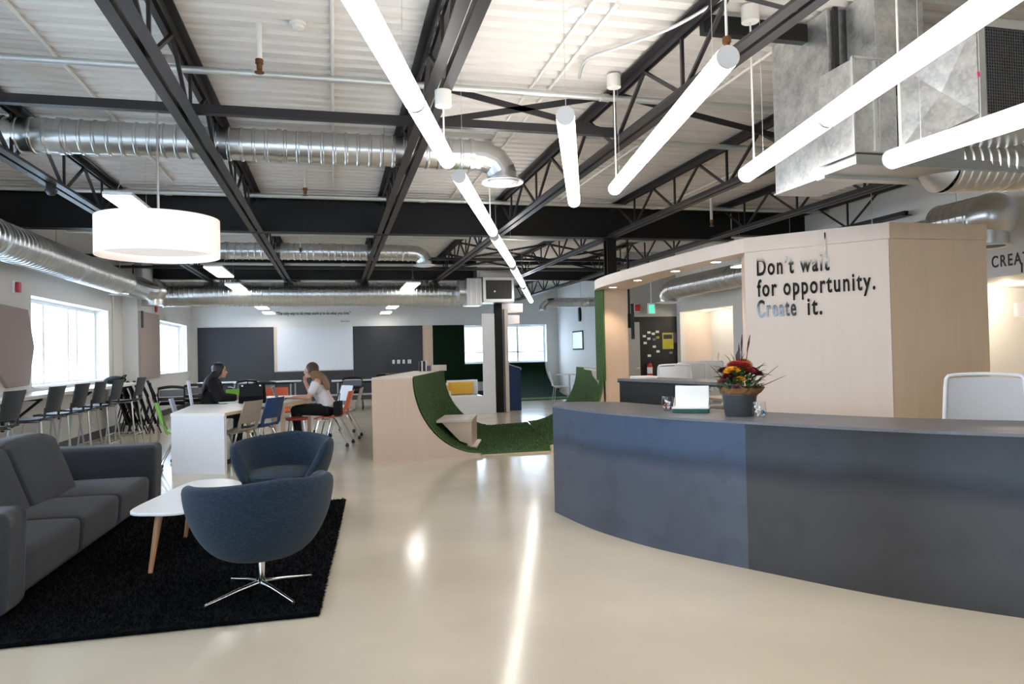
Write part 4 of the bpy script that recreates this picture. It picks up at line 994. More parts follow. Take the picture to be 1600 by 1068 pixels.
wall_text('wall_signature', 'Steve Jobs', 0.20, 2.43, 0.075, 0.26, 'ink_flat', 'tiny attribution line below the right end of the quotation', bold=0.0)
for x, w, lab in ((1.79, 0.07, 'small white wall socket, leftmost of four on the grey felt'), (1.95, 0.09, 'white double wall socket, second from the left on the grey felt'), (2.11, 0.07, 'small white wall socket, third from the left on the grey felt'), (2.29, 0.11, 'widest white wall plate, rightmost of four on the grey felt')):
    t = thing('wall_socket', lab, 'socket', (x, YB - 0.041, 1.15), 0, 'sockets on the felt panel')
    part('plate', MB().box(-w / 2, w / 2, -0.008, 0, -0.06, 0.06), 'trim_white', t, bevel=0.003)
    part('outlet', MB().box(-w / 4, w / 4, -0.011, -0.008, 0.01, 0.04).box(-w / 4, w / 4, -0.011, -0.008, -0.04, -0.01), 'wall_grey', t)
# ================================================================== WINDOW WALL FITTINGS
t = thing('acoustic_panel', 'large taupe hexagonal acoustic panel on the window wall at the left edge', 'acoustic panel', (XL + 0.001, 10.4, 1.58))
hexa = [(-0.72, 0.0), (-0.12, 0.52), (0.66, 0.50), (0.86, 0.0), (0.68, -0.52), (0.05, -0.53)]
n = 6
part('face', MB().add([(0.05, y, z) for y, z in hexa] + [(0.0, y * 1.02, z * 1.02) for y, z in hexa], [tuple(range(n)), tuple(range(2 * n - 1, n - 1, -1))] + [(i, n + i, n + (i + 1) % n, (i + 1) % n) for i in range(n)]), 'acoustic_taupe', t, bevel=0.006)
t = thing('acoustic_panel', 'brown hexagonal acoustic panel overlapping the taupe one at the left edge', 'acoustic panel', (XL + 0.001, 9.3, 1.58))
part('face', MB().add([(0.06, y * 0.6, z * 0.99) for y, z in hexa] + [(0.0, y * 0.62, z) for y, z in hexa], [tuple(range(n)), tuple(range(2 * n - 1, n - 1, -1))] + [(i, n + i, n + (i + 1) % n, (i + 1) % n) for i in range(n)]), 'acoustic_brown', t, bevel=0.006)
def alarm(loc, rz, label, s=1.0):
    t = thing('fire_alarm', label, 'alarm', loc, rz)
    part('back_box', MB().box(-0.06 * s, 0.06 * s, -0.03, 0, -0.08 * s, 0.08 * s), 'trim_white', t, bevel=0.004)
    part('horn', MB().box(-0.055 * s, 0.055 * s, -0.075, -0.031, -0.07 * s, 0.07 * s), 'alarm_red', t, bevel=0.02, seg=3)
alarm((XL + 0.0, 10.75, 2.36), PI / 2, 'red fire alarm horn on the window wall under the big duct')
alarm((XL + 0.285, 17.0, 2.47), PI / 2, 'small red fire alarm horn on the pier between the left windows')
alarm((6.62, 15.0, 2.30), 0, 'red fire alarm horn beside the green exit sign', 1.1)
solo('speaker_bar', MB().box(XL + 0.28, XL + 0.36, 15.76, 15.86, 2.02, 2.36), 'plastic_black', 'thin black vertical speaker bar on the pier between the windows', 'speaker', bevel=0.01)
t = thing('bar_ledge', 'long white bar ledge fixed along the window wall', 'ledge', (XL + 0.016, 3.0, 0.915))
part('ledge_top', MB().box(0, 0.56, 0, 11.45, 0.0, 0.045), 'table_top', t, bevel=0.004)
for y in (1.0, 3.1, 5.2, 7.3, 9.2, 11.2):
    b = part('bracket', MB().box(0.0, 0.03, -0.02, 0.02, -0.42, 0.0).box(0.03, 0.46, -0.02, 0.02, -0.04, 0.0).bar((0.03, 0, -0.38), (0.44, 0, -0.03), 0.03, 0.03), 'steel_dark', t); b.location = (0, y, 0)
t = thing('cable_conduit', 'black desk tangle bag lying on the far end of the bar ledge', 'bag', (-3.78, 14.0, 0.961), 0.1)
part('body', MB().ball((0, 0, 0.06), 0.17, 0.36, 0.075, 16, 8), 'fabric_black', t, smooth=True); part('strap', MB().sweep([(0.1, -0.25, 0.08), (0.16, -0.1, 0.14), (0.16, 0.1, 0.14), (0.1, 0.25, 0.08)], 0.012, 6), 'fabric_black', t)
t.name = 'duffel_bag'; t['label'] = 'black duffel bag lying on the far end of the bar ledge'
# ================================================================== BAR STOOLS
def stool(loc, rz, label):
    """local front is -X (towards the ledge)"""
    t = thing('bar_stool', label, 'stool', loc, rz, 'black bar stools at the ledge')
    seat = [[(-0.20 + 0.40 * i / 6, -0.20 + 0.40 * j / 4, 0.735 + (0.02 * ((i - 3) / 3) ** 2) - (0.02 if i == 0 else 0)) for j in range(5)] for i in range(7)]
    part('seat', MB().plate(seat, (0, 0, 0.022)), 'plastic_black', t, smooth=True)
    back = []
    for i in range(6):
        k = i / 5; z = 0.825 + 0.275 * k; x = 0.19 + 0.06 * k; w = 0.175 + 0.03 * k
        back.append([(x + 0.03 * (1 - (2 * j / 6 - 1) ** 2) , w * (2 * j / 6 - 1), z) for j in range(7)])
    part('backrest', MB().plate(back, (0.016, 0, 0)), 'plastic_charcoal', t, smooth=True)
    for s in (-1, 1):
        part('back_upright', MB().sweep([(0.14, s * 0.17, 0.745), (0.19, s * 0.175, 0.77), (0.20, s * 0.175, 0.88)], 0.014, 6), 'plastic_black', t)
    for sx in (-1, 1):
        for sy in (-1, 1):
            l = part('leg', MB().sweep([(sx * 0.15, sy * 0.16, 0.735), (sx * 0.22, sy * 0.22, 0.012)], 0.0115, 8), 'chrome_soft', t, smooth=True)
            part('foot', MB().cyl((sx * 0.22, sy * 0.22, 0.0), (sx * 0.22, sy * 0.22, 0.014), 0.016, n=8), 'plastic_black', l)
    k = 0.2
    for (a, b) in (((-0.2, -0.2), (0.2, -0.2)), ((0.2, -0.2), (0.2, 0.2)), ((0.2, 0.2), (-0.2, 0.2)), ((-0.2, 0.2), (-0.2, -0.2))):
        part('foot_rail', MB().cyl((a[0], a[1], 0.24), (b[0], b[1], 0.24), 0.008, n=6), 'chrome_soft', t)
    for s in (-1, 1): part('seat_rail', MB().cyl((-0.16, s * 0.16, 0.725), (0.16, s * 0.16, 0.725), 0.009, n=6), 'chrome_soft', t)
    return t
st = stool((-3.17, 7.66, 0), -0.05, 'black bar stool nearest the left edge of the picture')
for y, rz, lab in ((8.72, -0.04, 'black bar stool, second from the left edge, below the window'), (9.52, -0.06, 'black bar stool, third from the left edge'), (10.2, -0.02, 'black bar stool, fourth from the left edge'),
                   (10.98, -0.06, 'black bar stool, fifth from the left edge'), (12.2, -0.04, 'black bar stool farthest along the ledge, before the nested chairs')):
    copy_tree(st, (-3.17, y, 0), rz, lab)

# ================================================================== LOUNGE
t = thing('area_rug', 'black shaggy rug under the lounge chairs', 'rug', (-1.2, 5.42, 0))
_rc = [(-1.55, -1.50), (1.09, -1.52), (1.265, 1.48), (-1.45, 1.5)]
part('rug_body', MB().prism(_rc, 0.0, 0.022), 'rug_black', t)
_sp = []; _rnd = random.Random(11)
def in_rug(): 
    u, v = _rnd.random(), _rnd.random(); a = Vector(_rc[0]).lerp(Vector(_rc[1]), u); b = Vector(_rc[3]).lerp(Vector(_rc[2]), u); return a.lerp(b, v)
for _ in range(30000):
    p = in_rug(); _sp.append(((p.x, p.y, 0.02), Vector((0, 0, 1))))
for _ in range(5000):
    e = _rnd.choice(((0, 1), (1, 2), (2, 3))); p = Vector(_rc[e[0]]).lerp(Vector(_rc[e[1]]), _rnd.random()); o = Vector((p.x, p.y)).normalized()
    _sp.append(((p.x, p.y, _rnd.uniform(0.004, 0.02)), Vector((o.x, o.y, 0.25)).normalized()))
tag(part('rug_pile', blades(_sp, 0.02, 9, 'rug_black'), 'rug_black', t), kind='stuff')
ZR = 0.024

# sofa (local: length along y, front towards +x)
t = thing('sofa', 'dark grey fabric three-seat sofa at the left edge', 'sofa', (-2.1, 5.78, ZR), -0.022)
def soft(name, x0, x1, y0, y1, z0, z1, parent, r=0.045, dx0=0, dx1=0, material='sofa_grey', puff=0.0):
    """cushion block: grid box with rounded edges and a slight crown; dx0/dx1 lean the back and front at the top"""
    m = MB(); N = 5
    def P(i, j, k):
        u, v, w = i / N, j / N, k / N
        x = (x0 + dx0 * w) * (1 - u) + (x1 + dx1 * w) * u; y = y0 * (1 - v) + y1 * v; z = z0 * (1 - w) + z1 * w
        if k == N: z += puff * (1 - (2 * u - 1) ** 4) * (1 - (2 * v - 1) ** 4)
        return (x, y, z)
    for k, flip in ((0, True), (N, False)):
        m.grid([[P(i, j, k) for j in range(N + 1)] for i in range(N + 1)])
        if not flip: pass
    for i, in ((0,), (N,)): m.grid([[P(i, j, k) for j in range(N + 1)] for k in range(N + 1)])
    for j in (0, N): m.grid([[P(i, j, k) for i in range(N + 1)] for k in range(N + 1)])
    me = bpy.data.meshes.new(name); import bmesh
    me.from_pydata(m.v, [], m.f); bm = bmesh.new(); bm.from_mesh(me); bmesh.ops.remove_doubles(bm, verts=bm.verts, dist=1e-5); bmesh.ops.recalc_face_normals(bm, faces=bm.faces)
    bm.to_mesh(me); bm.free(); me.materials.append(MATS[material]); me.polygons.foreach_set('use_smooth', [True] * len(me.polygons))
    o = part(name, me, None, parent, bevel=r, seg=4); o.modifiers['bevel'].angle_limit = math.radians(50); return o
soft('base_frame', -0.44, 0.40, -1.32, 1.32, 0.03, 0.14, t, 0.02)
soft('arm', -0.46, 0.47, -1.58, -1.285, 0.02, 0.56, t, 0.06, 0, 0.02)
soft('arm', -0.46, 0.47, 1.285, 1.56, 0.02, 0.57, t, 0.05, 0, 0.02)
for y0, y1 in ((-1.28, -0.39), (-0.39, 0.42), (0.42, 1.28)):
    soft('seat_cushion', -0.20, 0.43, y0 + 0.003, y1 - 0.003, 0.05, 0.295, t, 0.045, 0, 0.02, puff=0.02)
for y0, y1 in ((-1.26, -0.86), (-0.86, -0.02), (-0.02, 0.84)):
    soft('back_cushion', -0.32, 0.02, y0 + 0.004, y1 - 0.004, 0.28, 0.74, t, 0.085, -0.06, -0.17, puff=0.04)
soft('back_panel', -0.50, -0.36, -1.40, 1.40, 0.02, 0.52, t, 0.05, -0.04, -0.04)
for y in (-1.3, 1.3):
    for x in (-0.36, 0.3): part('leg', MB().cyl((x, y, 0), (x, y, 0.05), 0.025, n=10), 'plastic_black', t)

# coffee table
t = thing('coffee_table', 'white pebble-shaped coffee table on splayed oak legs between sofa and blue chairs', 'table', (-0.99, 5.36, ZR))
pts = [(p.x, p.y) for p in catmull([Vector(p) for p in ((-0.27, -0.42, 0), (-0.12, -0.56, 0), (0.08, -0.56, 0), (0.20, -0.25, 0), (0.30, 0.25, 0), (0.24, 0.52, 0), (0.08, 0.66, 0), (-0.10, 0.58, 0), (-0.20, 0.1, 0))], 6, True)]
part('tabletop', MB().prism(pts, 0.375, 0.395), 'lacquer_white', t, bevel=0.006, smooth=True)
part('sub_frame', MB().prism([(x * 0.6, y * 0.7) for x, y in pts], 0.355, 0.375), 'birch', t)
for a, b in (((-0.11, -0.38), (-0.155, -0.44)), ((0.12, 0.35), (0.18, 0.47)), ((-0.05, 0.36), (-0.12, 0.46))):
    part('leg', MB().cyl((b[0], b[1], 0), (a[0], a[1], 0.358), 0.014, 0.024, 12), 'oak_leg', t, smooth=True)

# tub chairs
def tub_mesh():
    m = MB(); NA = 48; prof_n = 7
    def rim(a):           # a: angle from the front, 0..pi
        k = min(max((a - math.radians(38)) / math.radians(42), 0), 1); k = k * k * (3 - 2 * k)
        return 0.33 + (0.30 + 0.06 * (a / PI) ** 2) * k
    def rad(z):           # outer radius at a height
        pts = [(0.20, 0.16), (0.24, 0.25), (0.32, 0.325), (0.42, 0.375), (0.54, 0.405), (0.64, 0.415), (0.75, 0.412)]
        for (z0, r0), (z1, r1) in zip(pts[:-1], pts[1:]):
            if z <= z1: return r0 + (r1 - r0) * (z - z0) / (z1 - z0)
        return pts[-1][1]
    rows = []
    for i in range(NA):
        th = 2 * PI * i / NA; a = abs((th + PI) % (2 * PI) - PI); top = rim(a); row = []
        c, s = math.cos(th), math.sin(th)
        for z in (0.20, 0.24, 0.30, 0.37, 0.46, 0.55, 0.64):
            zz = 0.20 + (top - 0.03 - 0.20) * (z - 0.20) / 0.44; r = rad(zz); row.append((r * c, r * s, zz))
        r = rad(top); row += [((r - 0.015) * c, (r - 0.015) * s, top - 0.005), ((r - 0.045) * c, (r - 0.045) * s, top + 0.008), ((r - 0.078) * c, (r - 0.078) * s, top - 0.010)]
        floor_z = 0.33
        for k in (0.25, 0.6, 1.0):
            zz = top - 0.03 + (floor_z - top + 0.03) * k; zz = min(zz, top - 0.03); r = rad(max(zz, 0.33)) - 0.09 - 0.02 * k; row.append((r * c, r * s, zz))
        row.append((0.10 * c, 0.10 * s, 0.32)); rows.append(row)
    n = len(rows[0]); vs = [p for r in rows for p in r]; fs = []
    for i in range(NA):
        j = (i + 1) % NA
        fs += [(i * n + k, j * n + k, j * n + k + 1, i * n + k + 1) for k in range(n - 1)]
    fs.append(tuple(i * n for i in range(NA - 1, -1, -1))); fs.append(tuple(i * n + n - 1 for i in range(NA)))
    m.add(vs, fs); return m
def tub_chair(loc, rz, label):
    t = thing('tub_chair', label, 'armchair', loc, rz, 'blue tub chairs')
    part('shell', tub_mesh(), 'tub_blue', t, smooth=True, sub=1)
    part('seat_cushion', MB().lathe([(0.0, 0.33), (0.24, 0.33), (0.285, 0.35), (0.29, 0.385), (0.25, 0.412), (0.0, 0.425)], 40), 'tub_blue', t, smooth=True)
    part('post', MB().cyl((0, 0, 0.035), (0, 0, 0.21), 0.024, n=20), 'chrome', t, smooth=True)
    part('swivel_plate', MB().cyl((0, 0, 0.195), (0, 0, 0.21), 0.09, n=20), 'plastic_black', t, smooth=True)
    for k in range(4):
        a = k * PI / 2 + 0.236
        l = part('star_leg', MB().sweep([(0.012 * math.cos(a), 0.012 * math.sin(a), 0.058), (0.14 * math.cos(a), 0.14 * math.sin(a), 0.044), (0.33 * math.cos(a), 0.33 * math.sin(a), 0.012)], [0.016, 0.012, 0.008], 10), 'chrome', t, smooth=True)
        part('glide', MB().cyl((0.325 * math.cos(a), 0.325 * math.sin(a), 0), (0.325 * math.cos(a), 0.325 * math.sin(a), 0.012), 0.010, n=8), 'plastic_black', l)
    return t
c = tub_chair((-0.43, 4.32, ZR), math.radians(112), 'blue fabric tub chair in front, seen from behind on a chrome star base')
copy_tree(c, (-0.43, 6.18, ZR), math.radians(-101), 'blue fabric tub chair farther back, turned to the camera beyond the coffee table')

# ================================================================== WORK TABLES
t = thing('work_table', 'white work table with a waterfall end panel facing the lounge', 'table', (-1.6, 9.1, 0))
TP = [(-0.31, 0.15), (0.33, -0.12), (0.84, 1.32), (-0.36, 1.85)]
part('tabletop', MB().prism(TP, 0.685, 0.72), 'table_top', t, bevel=0.003)
part('end_panel', MB().prism([(-0.305, 0.15), (0.325, -0.118), (0.345, -0.07), (-0.29, 0.20)], 0, 0.685), 'table_white', t, bevel=0.002)
part('edge_band', MB().prism([(0.331, -0.122), (0.337, -0.124), (0.847, 1.318), (0.841, 1.32)], 0.684, 0.721), 'ply_edge', t)
part('leg', MB().box(0.74, 0.80, 1.22, 1.28, 0, 0.685), 'birch', t); part('leg', MB().box(-0.33, -0.27, 1.72, 1.78, 0, 0.685), 'birch', t)
t = thing('work_table', 'white work table farther back, shared by the two seated women', 'table', (-0.75, 10.42, 0))
part('tabletop', MB().prism([(0.0, 0.03), (0.38, 0.98), (0.36, 2.2), (-0.72, 2.2), (-0.74, 0.36)], 0.685, 0.72), 'table_top', t, bevel=0.003)
part('edge_band', MB().prism([(0.003, 0.028), (0.012, 0.025), (0.392, 0.978), (0.383, 0.98)], 0.66, 0.721), 'ply_edge', t)
part('leg', MB().box(0.0, 0.055, 0.08, 0.135, 0, 0.685), 'birch', t); part('leg', MB().box(0.28, 0.34, 2.1, 2.16, 0, 0.685), 'birch', t); part('leg', MB().box(-0.68, -0.62, 2.08, 2.14, 0, 0.685), 'birch', t)

# ================================================================== CASTER CHAIRS (local front +y)
def caster(p, parent):
    c = part('caster', MB().cyl((p[0] - 0.012, p[1], 0.027), (p[0] + 0.012, p[1], 0.027), 0.027, n=14).box(p[0] - 0.016, p[0] + 0.016, p[1] - 0.014, p[1] + 0.014, 0.036, 0.062), 'plastic_black', parent, smooth=True)
    return c
def caster_chair(label):
    t = thing('caster_chair', label, 'chair', (0, 0, 0), 0, 'wheeled plastic chairs at the work tables')
    seat = []
    for i in range(8):
        y = -0.19 + 0.42 * i / 7
        z = 0.44 - 0.012 * math.sin(PI * i / 7) - (0.03 * max(0, (i - 5.5) / 1.5) ** 2) + (0.03 * max(0, (1.5 - i) / 1.5) ** 2)
        seat.append([(0.215 * (2 * j / 6 - 1) * (0.92 + 0.08 * i / 7), y, z + 0.012 * abs(2 * j / 6 - 1) ** 2) for j in range(7)])
    part('seat', MB().plate(seat, (0, 0, 0.018)), 'plastic_orange', t, smooth=True)
    bk = []
    for i in range(9):
        k = i / 8; z = 0.56 + 0.27 * k; y = -0.215 - 0.075 * k; w = 0.205 - 0.015 * k
        bk.append([(w * (2 * j / 8 - 1), y - 0.028 * (1 - (2 * j / 8 - 1) ** 2), z) for j in range(9)])
    part('backrest', MB().plate(bk, (0, -0.015, 0)), 'plastic_orange', t, smooth=True)
    for s in (-1, 1):
        part('back_strut', MB().plate([[(s * 0.205 - s * 0.055 * j, y, z) for j in range(2)] for (y, z) in ((-0.17, 0.452), (-0.20, 0.49), (-0.216, 0.56))], (0, -0.015, 0.002)), 'plastic_orange', t, smooth=True)
        for fy, by in ((0.15, 0.24), (-0.10, -0.27)):
            l = part('leg', MB().sweep([(s * 0.16, fy * 0.6, 0.43), (s * 0.20, fy, 0.40), (s * 0.235, by, 0.06)], 0.011, 8), 'chrome', t, smooth=True)
            caster((s * 0.235, by, 0), l)
    part('cross_rail', MB().cyl((-0.18, 0.0, 0.425), (0.18, 0.0, 0.425), 0.012, n=8).cyl((-0.18, 0.0, 0.42), (-0.18, 0.12, 0.42), 0.010, n=6).cyl((0.18, 0.0, 0.42), (0.18, 0.12, 0.42), 0.010, n=6), 'chrome_soft', t)
    return t
cc = caster_chair('orange wheeled chair the woman in white sits on'); cc.location = (-0.06, 11.28, 0); cc.rotation_euler = (0, 0, math.radians(78))
def more(loc, deg, m, label):
    c = copy_tree(cc, (loc[0], loc[1], 0), math.radians(deg), label); recolor(c, {'seat': m, 'backrest': m, 'back_strut': m}); return c
more((-1.83, 9.62), -80, 'plastic_green', 'lime green wheeled chair at the left side of the near work table')
more((-1.86, 10.55), -84, 'plastic_lilac', 'pale lilac wheeled chair behind the lime green one')
more((-1.25, 9.53), 62, 'plastic_taupe', 'taupe wheeled chair at the right side of the near work table')
more((-1.03, 10.15), 60, 'plastic_blue', 'dark blue wheeled chair next to the taupe one')
t = thing('low_stool', 'dark red low stool with chrome legs under the edge of the far work table', 'stool', (-0.56, 10.95, 0), 0.3)
part('seat', MB().lathe([(0.0, 0.44), (0.15, 0.44), (0.165, 0.455), (0.16, 0.475), (0.0, 0.48)], 24), 'plastic_red', t, smooth=True)
for k in range(4):
    a = k * PI / 2 + 0.7; part('leg', MB().cyl((0.12 * math.cos(a), 0.12 * math.sin(a), 0.44), (0.19 * math.cos(a), 0.19 * math.sin(a), 0.0), 0.011, n=8), 'chrome', t, smooth=True)
more((-0.98, 13.0), 185, 'plastic_orange', 'orange wheeled chair at the far end of the tables, facing the camera')
more((0.12, 12.2), 84, 'plastic_taupe', 'taupe wheeled chair behind the orange one')
more((-0.05, 13.1), 120, 'plastic_white', 'white wheeled chair behind the woman in white')
more((-1.55, 12.95), 200, 'plastic_green', 'lime green wheeled chair beyond the laptop bag')

# tall white chair behind the woman in black
t = thing('high_back_chair', 'tall pale grey-white chair the woman in black sits on', 'chair', (-1.84, 11.52, 0), math.radians(-80))
bk = [[((0.17 + 0.03 * (i / 6) ** 3) * (2 * j / 6 - 1), -0.18 - 0.08 * i / 6 - 0.02 * (1 - (2 * j / 6 - 1) ** 2), 0.44 + 0.60 * i / 6) for j in range(7)] for i in range(7)]
part('backrest', MB().plate(bk, (0, -0.025, 0)), 'plastic_white', t, smooth=True)
part('seat', MB().plate([[(-0.2 + 0.4 * j / 4, -0.2 + 0.42 * i / 4, 0.44) for j in range(5)] for i in range(5)], (0, 0, 0.025)), 'plastic_white', t, smooth=True)
for sx in (-1, 1):
    for sy in (-1, 1): part('leg', MB().cyl((sx * 0.16, sy * 0.15, 0.44), (sx * 0.21, sy * 0.21, 0), 0.011, n=8), 'chrome_soft', t, smooth=True)

# ================================================================== BLACK NESTING CHAIRS AND WHITE FOLDING TABLES
def nest_chair(label, flipped=False):
    t = thing('nesting_chair', label, 'chair', (0, 0, 0), 0, 'black nesting chairs')
    bk = [[(0.23 * (2 * j / 8 - 1), -0.22 - 0.06 * i / 3 - 0.05 * (1 - (2 * j / 8 - 1) ** 2), 0.60 + 0.14 * i / 3) for j in range(9)] for i in range(4)]
    part('back_mesh', MB().plate(bk, (0, -0.012, 0)), 'mesh_grey', t, smooth=True)
    top = [(0.245 * (2 * j / 8 - 1), -0.29 - 0.055 * (1 - (2 * j / 8 - 1) ** 2), 0.77 + 0.035 * (1 - (2 * j / 8 - 1) ** 2)) for j in range(9)]
    part('back_top_rail', MB().sweep(top, 0.03, 8), 'plastic_black', t, smooth=True)
    low = [(0.24 * (2 * j / 8 - 1), -0.22 - 0.05 * (1 - (2 * j / 8 - 1) ** 2), 0.55) for j in range(9)]
    part('back_lower_rail', MB().sweep(low, 0.035, 8), 'plastic_black', t, smooth=True)
    if flipped: part('seat', MB().box(-0.23, 0.23, -0.20, -0.14, 0.42, 0.82), 'fabric_black', t, bevel=0.02)
    else: part('seat', MB().box(-0.23, 0.23, -0.20, 0.24, 0.42, 0.48), 'fabric_black', t, bevel=0.02)
    for s in (-1, 1):
        part('upright', MB().sweep([(s * 0.245, -0.20, 0.43), (s * 0.25, -0.23, 0.60), (s * 0.245, -0.29, 0.77)], 0.014, 6), 'plastic_black', t, smooth=True)
        for y in (0.24, -0.27):
            l = part('leg', MB().sweep([(s * 0.24, -0.05 if y < 0 else 0.02, 0.42), (s * 0.27, y, 0.06)], 0.013, 6), 'plastic_black', t, smooth=True)
            caster((s * 0.27, y, 0), l)
        part('arm', MB().sweep([(s * 0.26, -0.22, 0.62), (s * 0.28, -0.05, 0.65), (s * 0.28, 0.12, 0.645)], 0.016, 6), 'plastic_black', t, smooth=True)
    return t
nc = nest_chair('black mesh-back chair beside the second left window'); nc.location = (-3.35, 16.4, 0); nc.rotation_euler = (0, 0, math.radians(10))
for (x, y), deg, lab in (((-3.05, 17.3), 15, 'black mesh-back chair behind the one by the second left window'), ((-1.55, 17.6), -5, 'black mesh-back chair beyond the woman in black'),
                         ((0.40, 18.6), 175, 'black mesh-back chair at the white table behind the woman in white'), ((-2.3, 19.2), 30, 'black mesh-back chair against the left felt panel')):
    copy_tree(nc, (x, y, 0), math.radians(deg), lab)
def folded_chair(label):
    """chair nested upright: back tilted, seat up, long slanting frame (local: the row runs along +x)"""
    t = thing('folded_chair', label, 'chair', (0, 0, 0), 0, 'row of black folded chairs by the window wall')
    pad = [[(0.02 + 0.10 * i / 4 - 0.03 * (1 - (2 * j / 6 - 1) ** 2), 0.23 * (2 * j / 6 - 1), 0.98 - 0.30 * i / 4 - 0.05 * abs(2 * j / 6 - 1) ** 3 * (1 - i / 4)) for j in range(7)] for i in range(5)]
    part('backrest', MB().plate(pad, (0.03, 0, 0.01)), 'fabric_black', t, smooth=True)
    part('seat', MB().plate([[(0.10 + 0.13 * i / 3, 0.23 * (2 * j / 3 - 1), 0.68 - 0.50 * i / 3) for j in range(4)] for i in range(4)], (0.035, 0, 0.01)), 'fabric_black', t)
    for s in (-1, 1):
        part('leg', MB().sweep([(0.05, s * 0.24, 0.95), (0.12, s * 0.25, 0.60), (0.34, s * 0.26, 0.012)], 0.012, 6), 'plastic_black', t, smooth=True)
        part('leg', MB().sweep([(0.16, s * 0.22, 0.58), (0.02, s * 0.24, 0.012)], 0.012, 6), 'plastic_black', t, smooth=True)
        part('link_bar', MB().cyl((0.10, s * 0.235, 0.62), (0.17, s * 0.235, 0.45), 0.009, n=6), 'chrome_soft', t)
    part('cross_bar', MB().cyl((0.27, -0.255, 0.2), (0.27, 0.255, 0.2), 0.009, n=6), 'plastic_black', t)
    return t
fc = folded_chair('black folded chair at the left end of the row by the window wall'); fc.location = (-3.98, 14.6, 0); fc.rotation_euler = (0, 0, 0.15)
for i, lab in enumerate(('second black folded chair from the left in the row by the window wall', 'third black folded chair from the left in the row by the window wall', 'fourth black folded chair from the left in the row by the window wall',
                         'fifth black folded chair from the left in the row by the window wall', 'black folded chair at the right end of the row by the window wall')):
    copy_tree(fc, (-3.98 + 0.11 * (i + 1), 14.6 + 0.02 * i, 0), 0.15 + 0.03 * i, lab)

def flip_table(loc, L, D, label):
    t = thing('folding_table', label, 'table', (loc[0], loc[1], 0), 0, 'white folding tables')
    part('tabletop', MB().box(-L / 2, L / 2, -D / 2, D / 2, 0.70, 0.73), 'lacquer_white', t, bevel=0.006)
    part('beam', MB().box(-L / 2 + 0.2, L / 2 - 0.2, -0.025, 0.025, 0.65, 0.699), 'steel_dark', t)
    for s in (-1, 1):
        for k in (-0.06, 0.06): part('leg', MB().cyl((s * (L / 2 - 0.22) + k, 0, 0.09), (s * (L / 2 - 0.22) + k, 0, 0.66), 0.024, n=10), 'chrome_soft', t, smooth=True)
        f = part('foot', MB().box(s * (L / 2 - 0.22) - 0.03, s * (L / 2 - 0.22) + 0.03, -D / 2 + 0.04, D / 2 - 0.04, 0.055, 0.09), 'chrome_soft', t, bevel=0.01)
        for y in (-D / 2 + 0.08, D / 2 - 0.08): caster((s * (L / 2 - 0.22), y, 0), f)
    return t
flip_table((0.75, 19.5), 1.7, 0.6, 'white folding table before the back wall, right of the women')
flip_table((-1.75, 20.3), 1.7, 0.6, 'white folding table before the back wall, behind the laptop')
flip_table((-3.0, 20.9), 1.2, 0.6, 'white folding table in the back left corner')
# black chair backs beyond the ramp
for i, x in enumerate((1.35, 1.65, 1.95, 2.25)):
    copy_tree(nc, (x, 20.9 - 0.1 * i, 0), math.radians(172 + 4 * i), ('leftmost', 'second', 'third', 'rightmost')[i] + ' of four black chair tops peeking over the ramp')

# ================================================================== TABLE THINGS
t = thing('laptop', 'silver laptop open on the far work table before the woman in white', 'laptop', (-0.73, 11.22, 0.72), math.radians(88))
part('keyboard_base', MB().box(-0.16, 0.16, -0.11, 0.11, 0, 0.014), 'laptop_silver', t, bevel=0.004)
part('screen_lid', MB().obox((0, 0.145, 0.11), (0.16, 0, 0), (0, 0.003, 0.001), (0, 0.034, 0.10)), 'laptop_silver', t, bevel=0.003)
part('keys', MB().box(-0.14, 0.14, -0.01, 0.09, 0.014, 0.016), 'plastic_black', t)
part('display', MB().obox((0, 0.1415, 0.112), (0.15, 0, 0), (0, 0.0006, 0), (0, 0.031, 0.092)), 'ink_flat', t)
t = thing('tote_bag', 'black laptop bag standing on the near work table', 'bag', (-1.14, 10.72, 0.72), math.radians(-12))
part('body', MB().add([(-0.19, -0.05, 0), (0.19, -0.05, 0), (0.19, 0.05, 0), (-0.19, 0.05, 0), (-0.17, -0.035, 0.27), (0.17, -0.035, 0.27), (0.17, 0.035, 0.27), (-0.17, 0.035, 0.27)],
     [(0, 3, 2, 1), (4, 5, 6, 7), (0, 1, 5, 4), (1, 2, 6, 5), (2, 3, 7, 6), (3, 0, 4, 7)]), 'fabric_black', t, bevel=0.02, seg=3)
part('flap', MB().box(-0.165, 0.165, -0.062, -0.046, 0.10, 0.265), 'cloth_black', t, bevel=0.006)
part('handle', MB().sweep([(-0.07, 0, 0.265), (-0.06, 0, 0.31), (0.06, 0, 0.31), (0.07, 0, 0.265)], 0.010, 6), 'fabric_black', t, smooth=True)
for x in (-0.12, 0.13): part('buckle', MB().box(x - 0.012, x + 0.012, -0.068, -0.062, 0.24, 0.26), 'chrome_soft', t)
t = thing('red_cup', 'small red cup beside the hands of the woman in black', 'cup', (-1.36, 11.22, 0.72))
part('cup_body', MB().lathe([(0.0, 0.0), (0.028, 0.0), (0.036, 0.085), (0.033, 0.085), (0.026, 0.006), (0.0, 0.006)], 16), 'alarm_red', t, smooth=True); part('lid', MB().cyl((0, 0, 0.085), (0, 0, 0.092), 0.037, n=16), 'plastic_red', t)
t = thing('notebook', 'open notebook lying before the woman in black', 'notebook', (-1.48, 11.05, 0.72), 0.3)
part('cover', MB().box(-0.15, 0.15, -0.1, 0.1, 0, 0.004), 'mesh_grey', t); part('pages', MB().box(-0.145, -0.003, -0.095, 0.095, 0.004, 0.012).box(0.003, 0.145, -0.095, 0.095, 0.004, 0.012), 'paper_white', t)

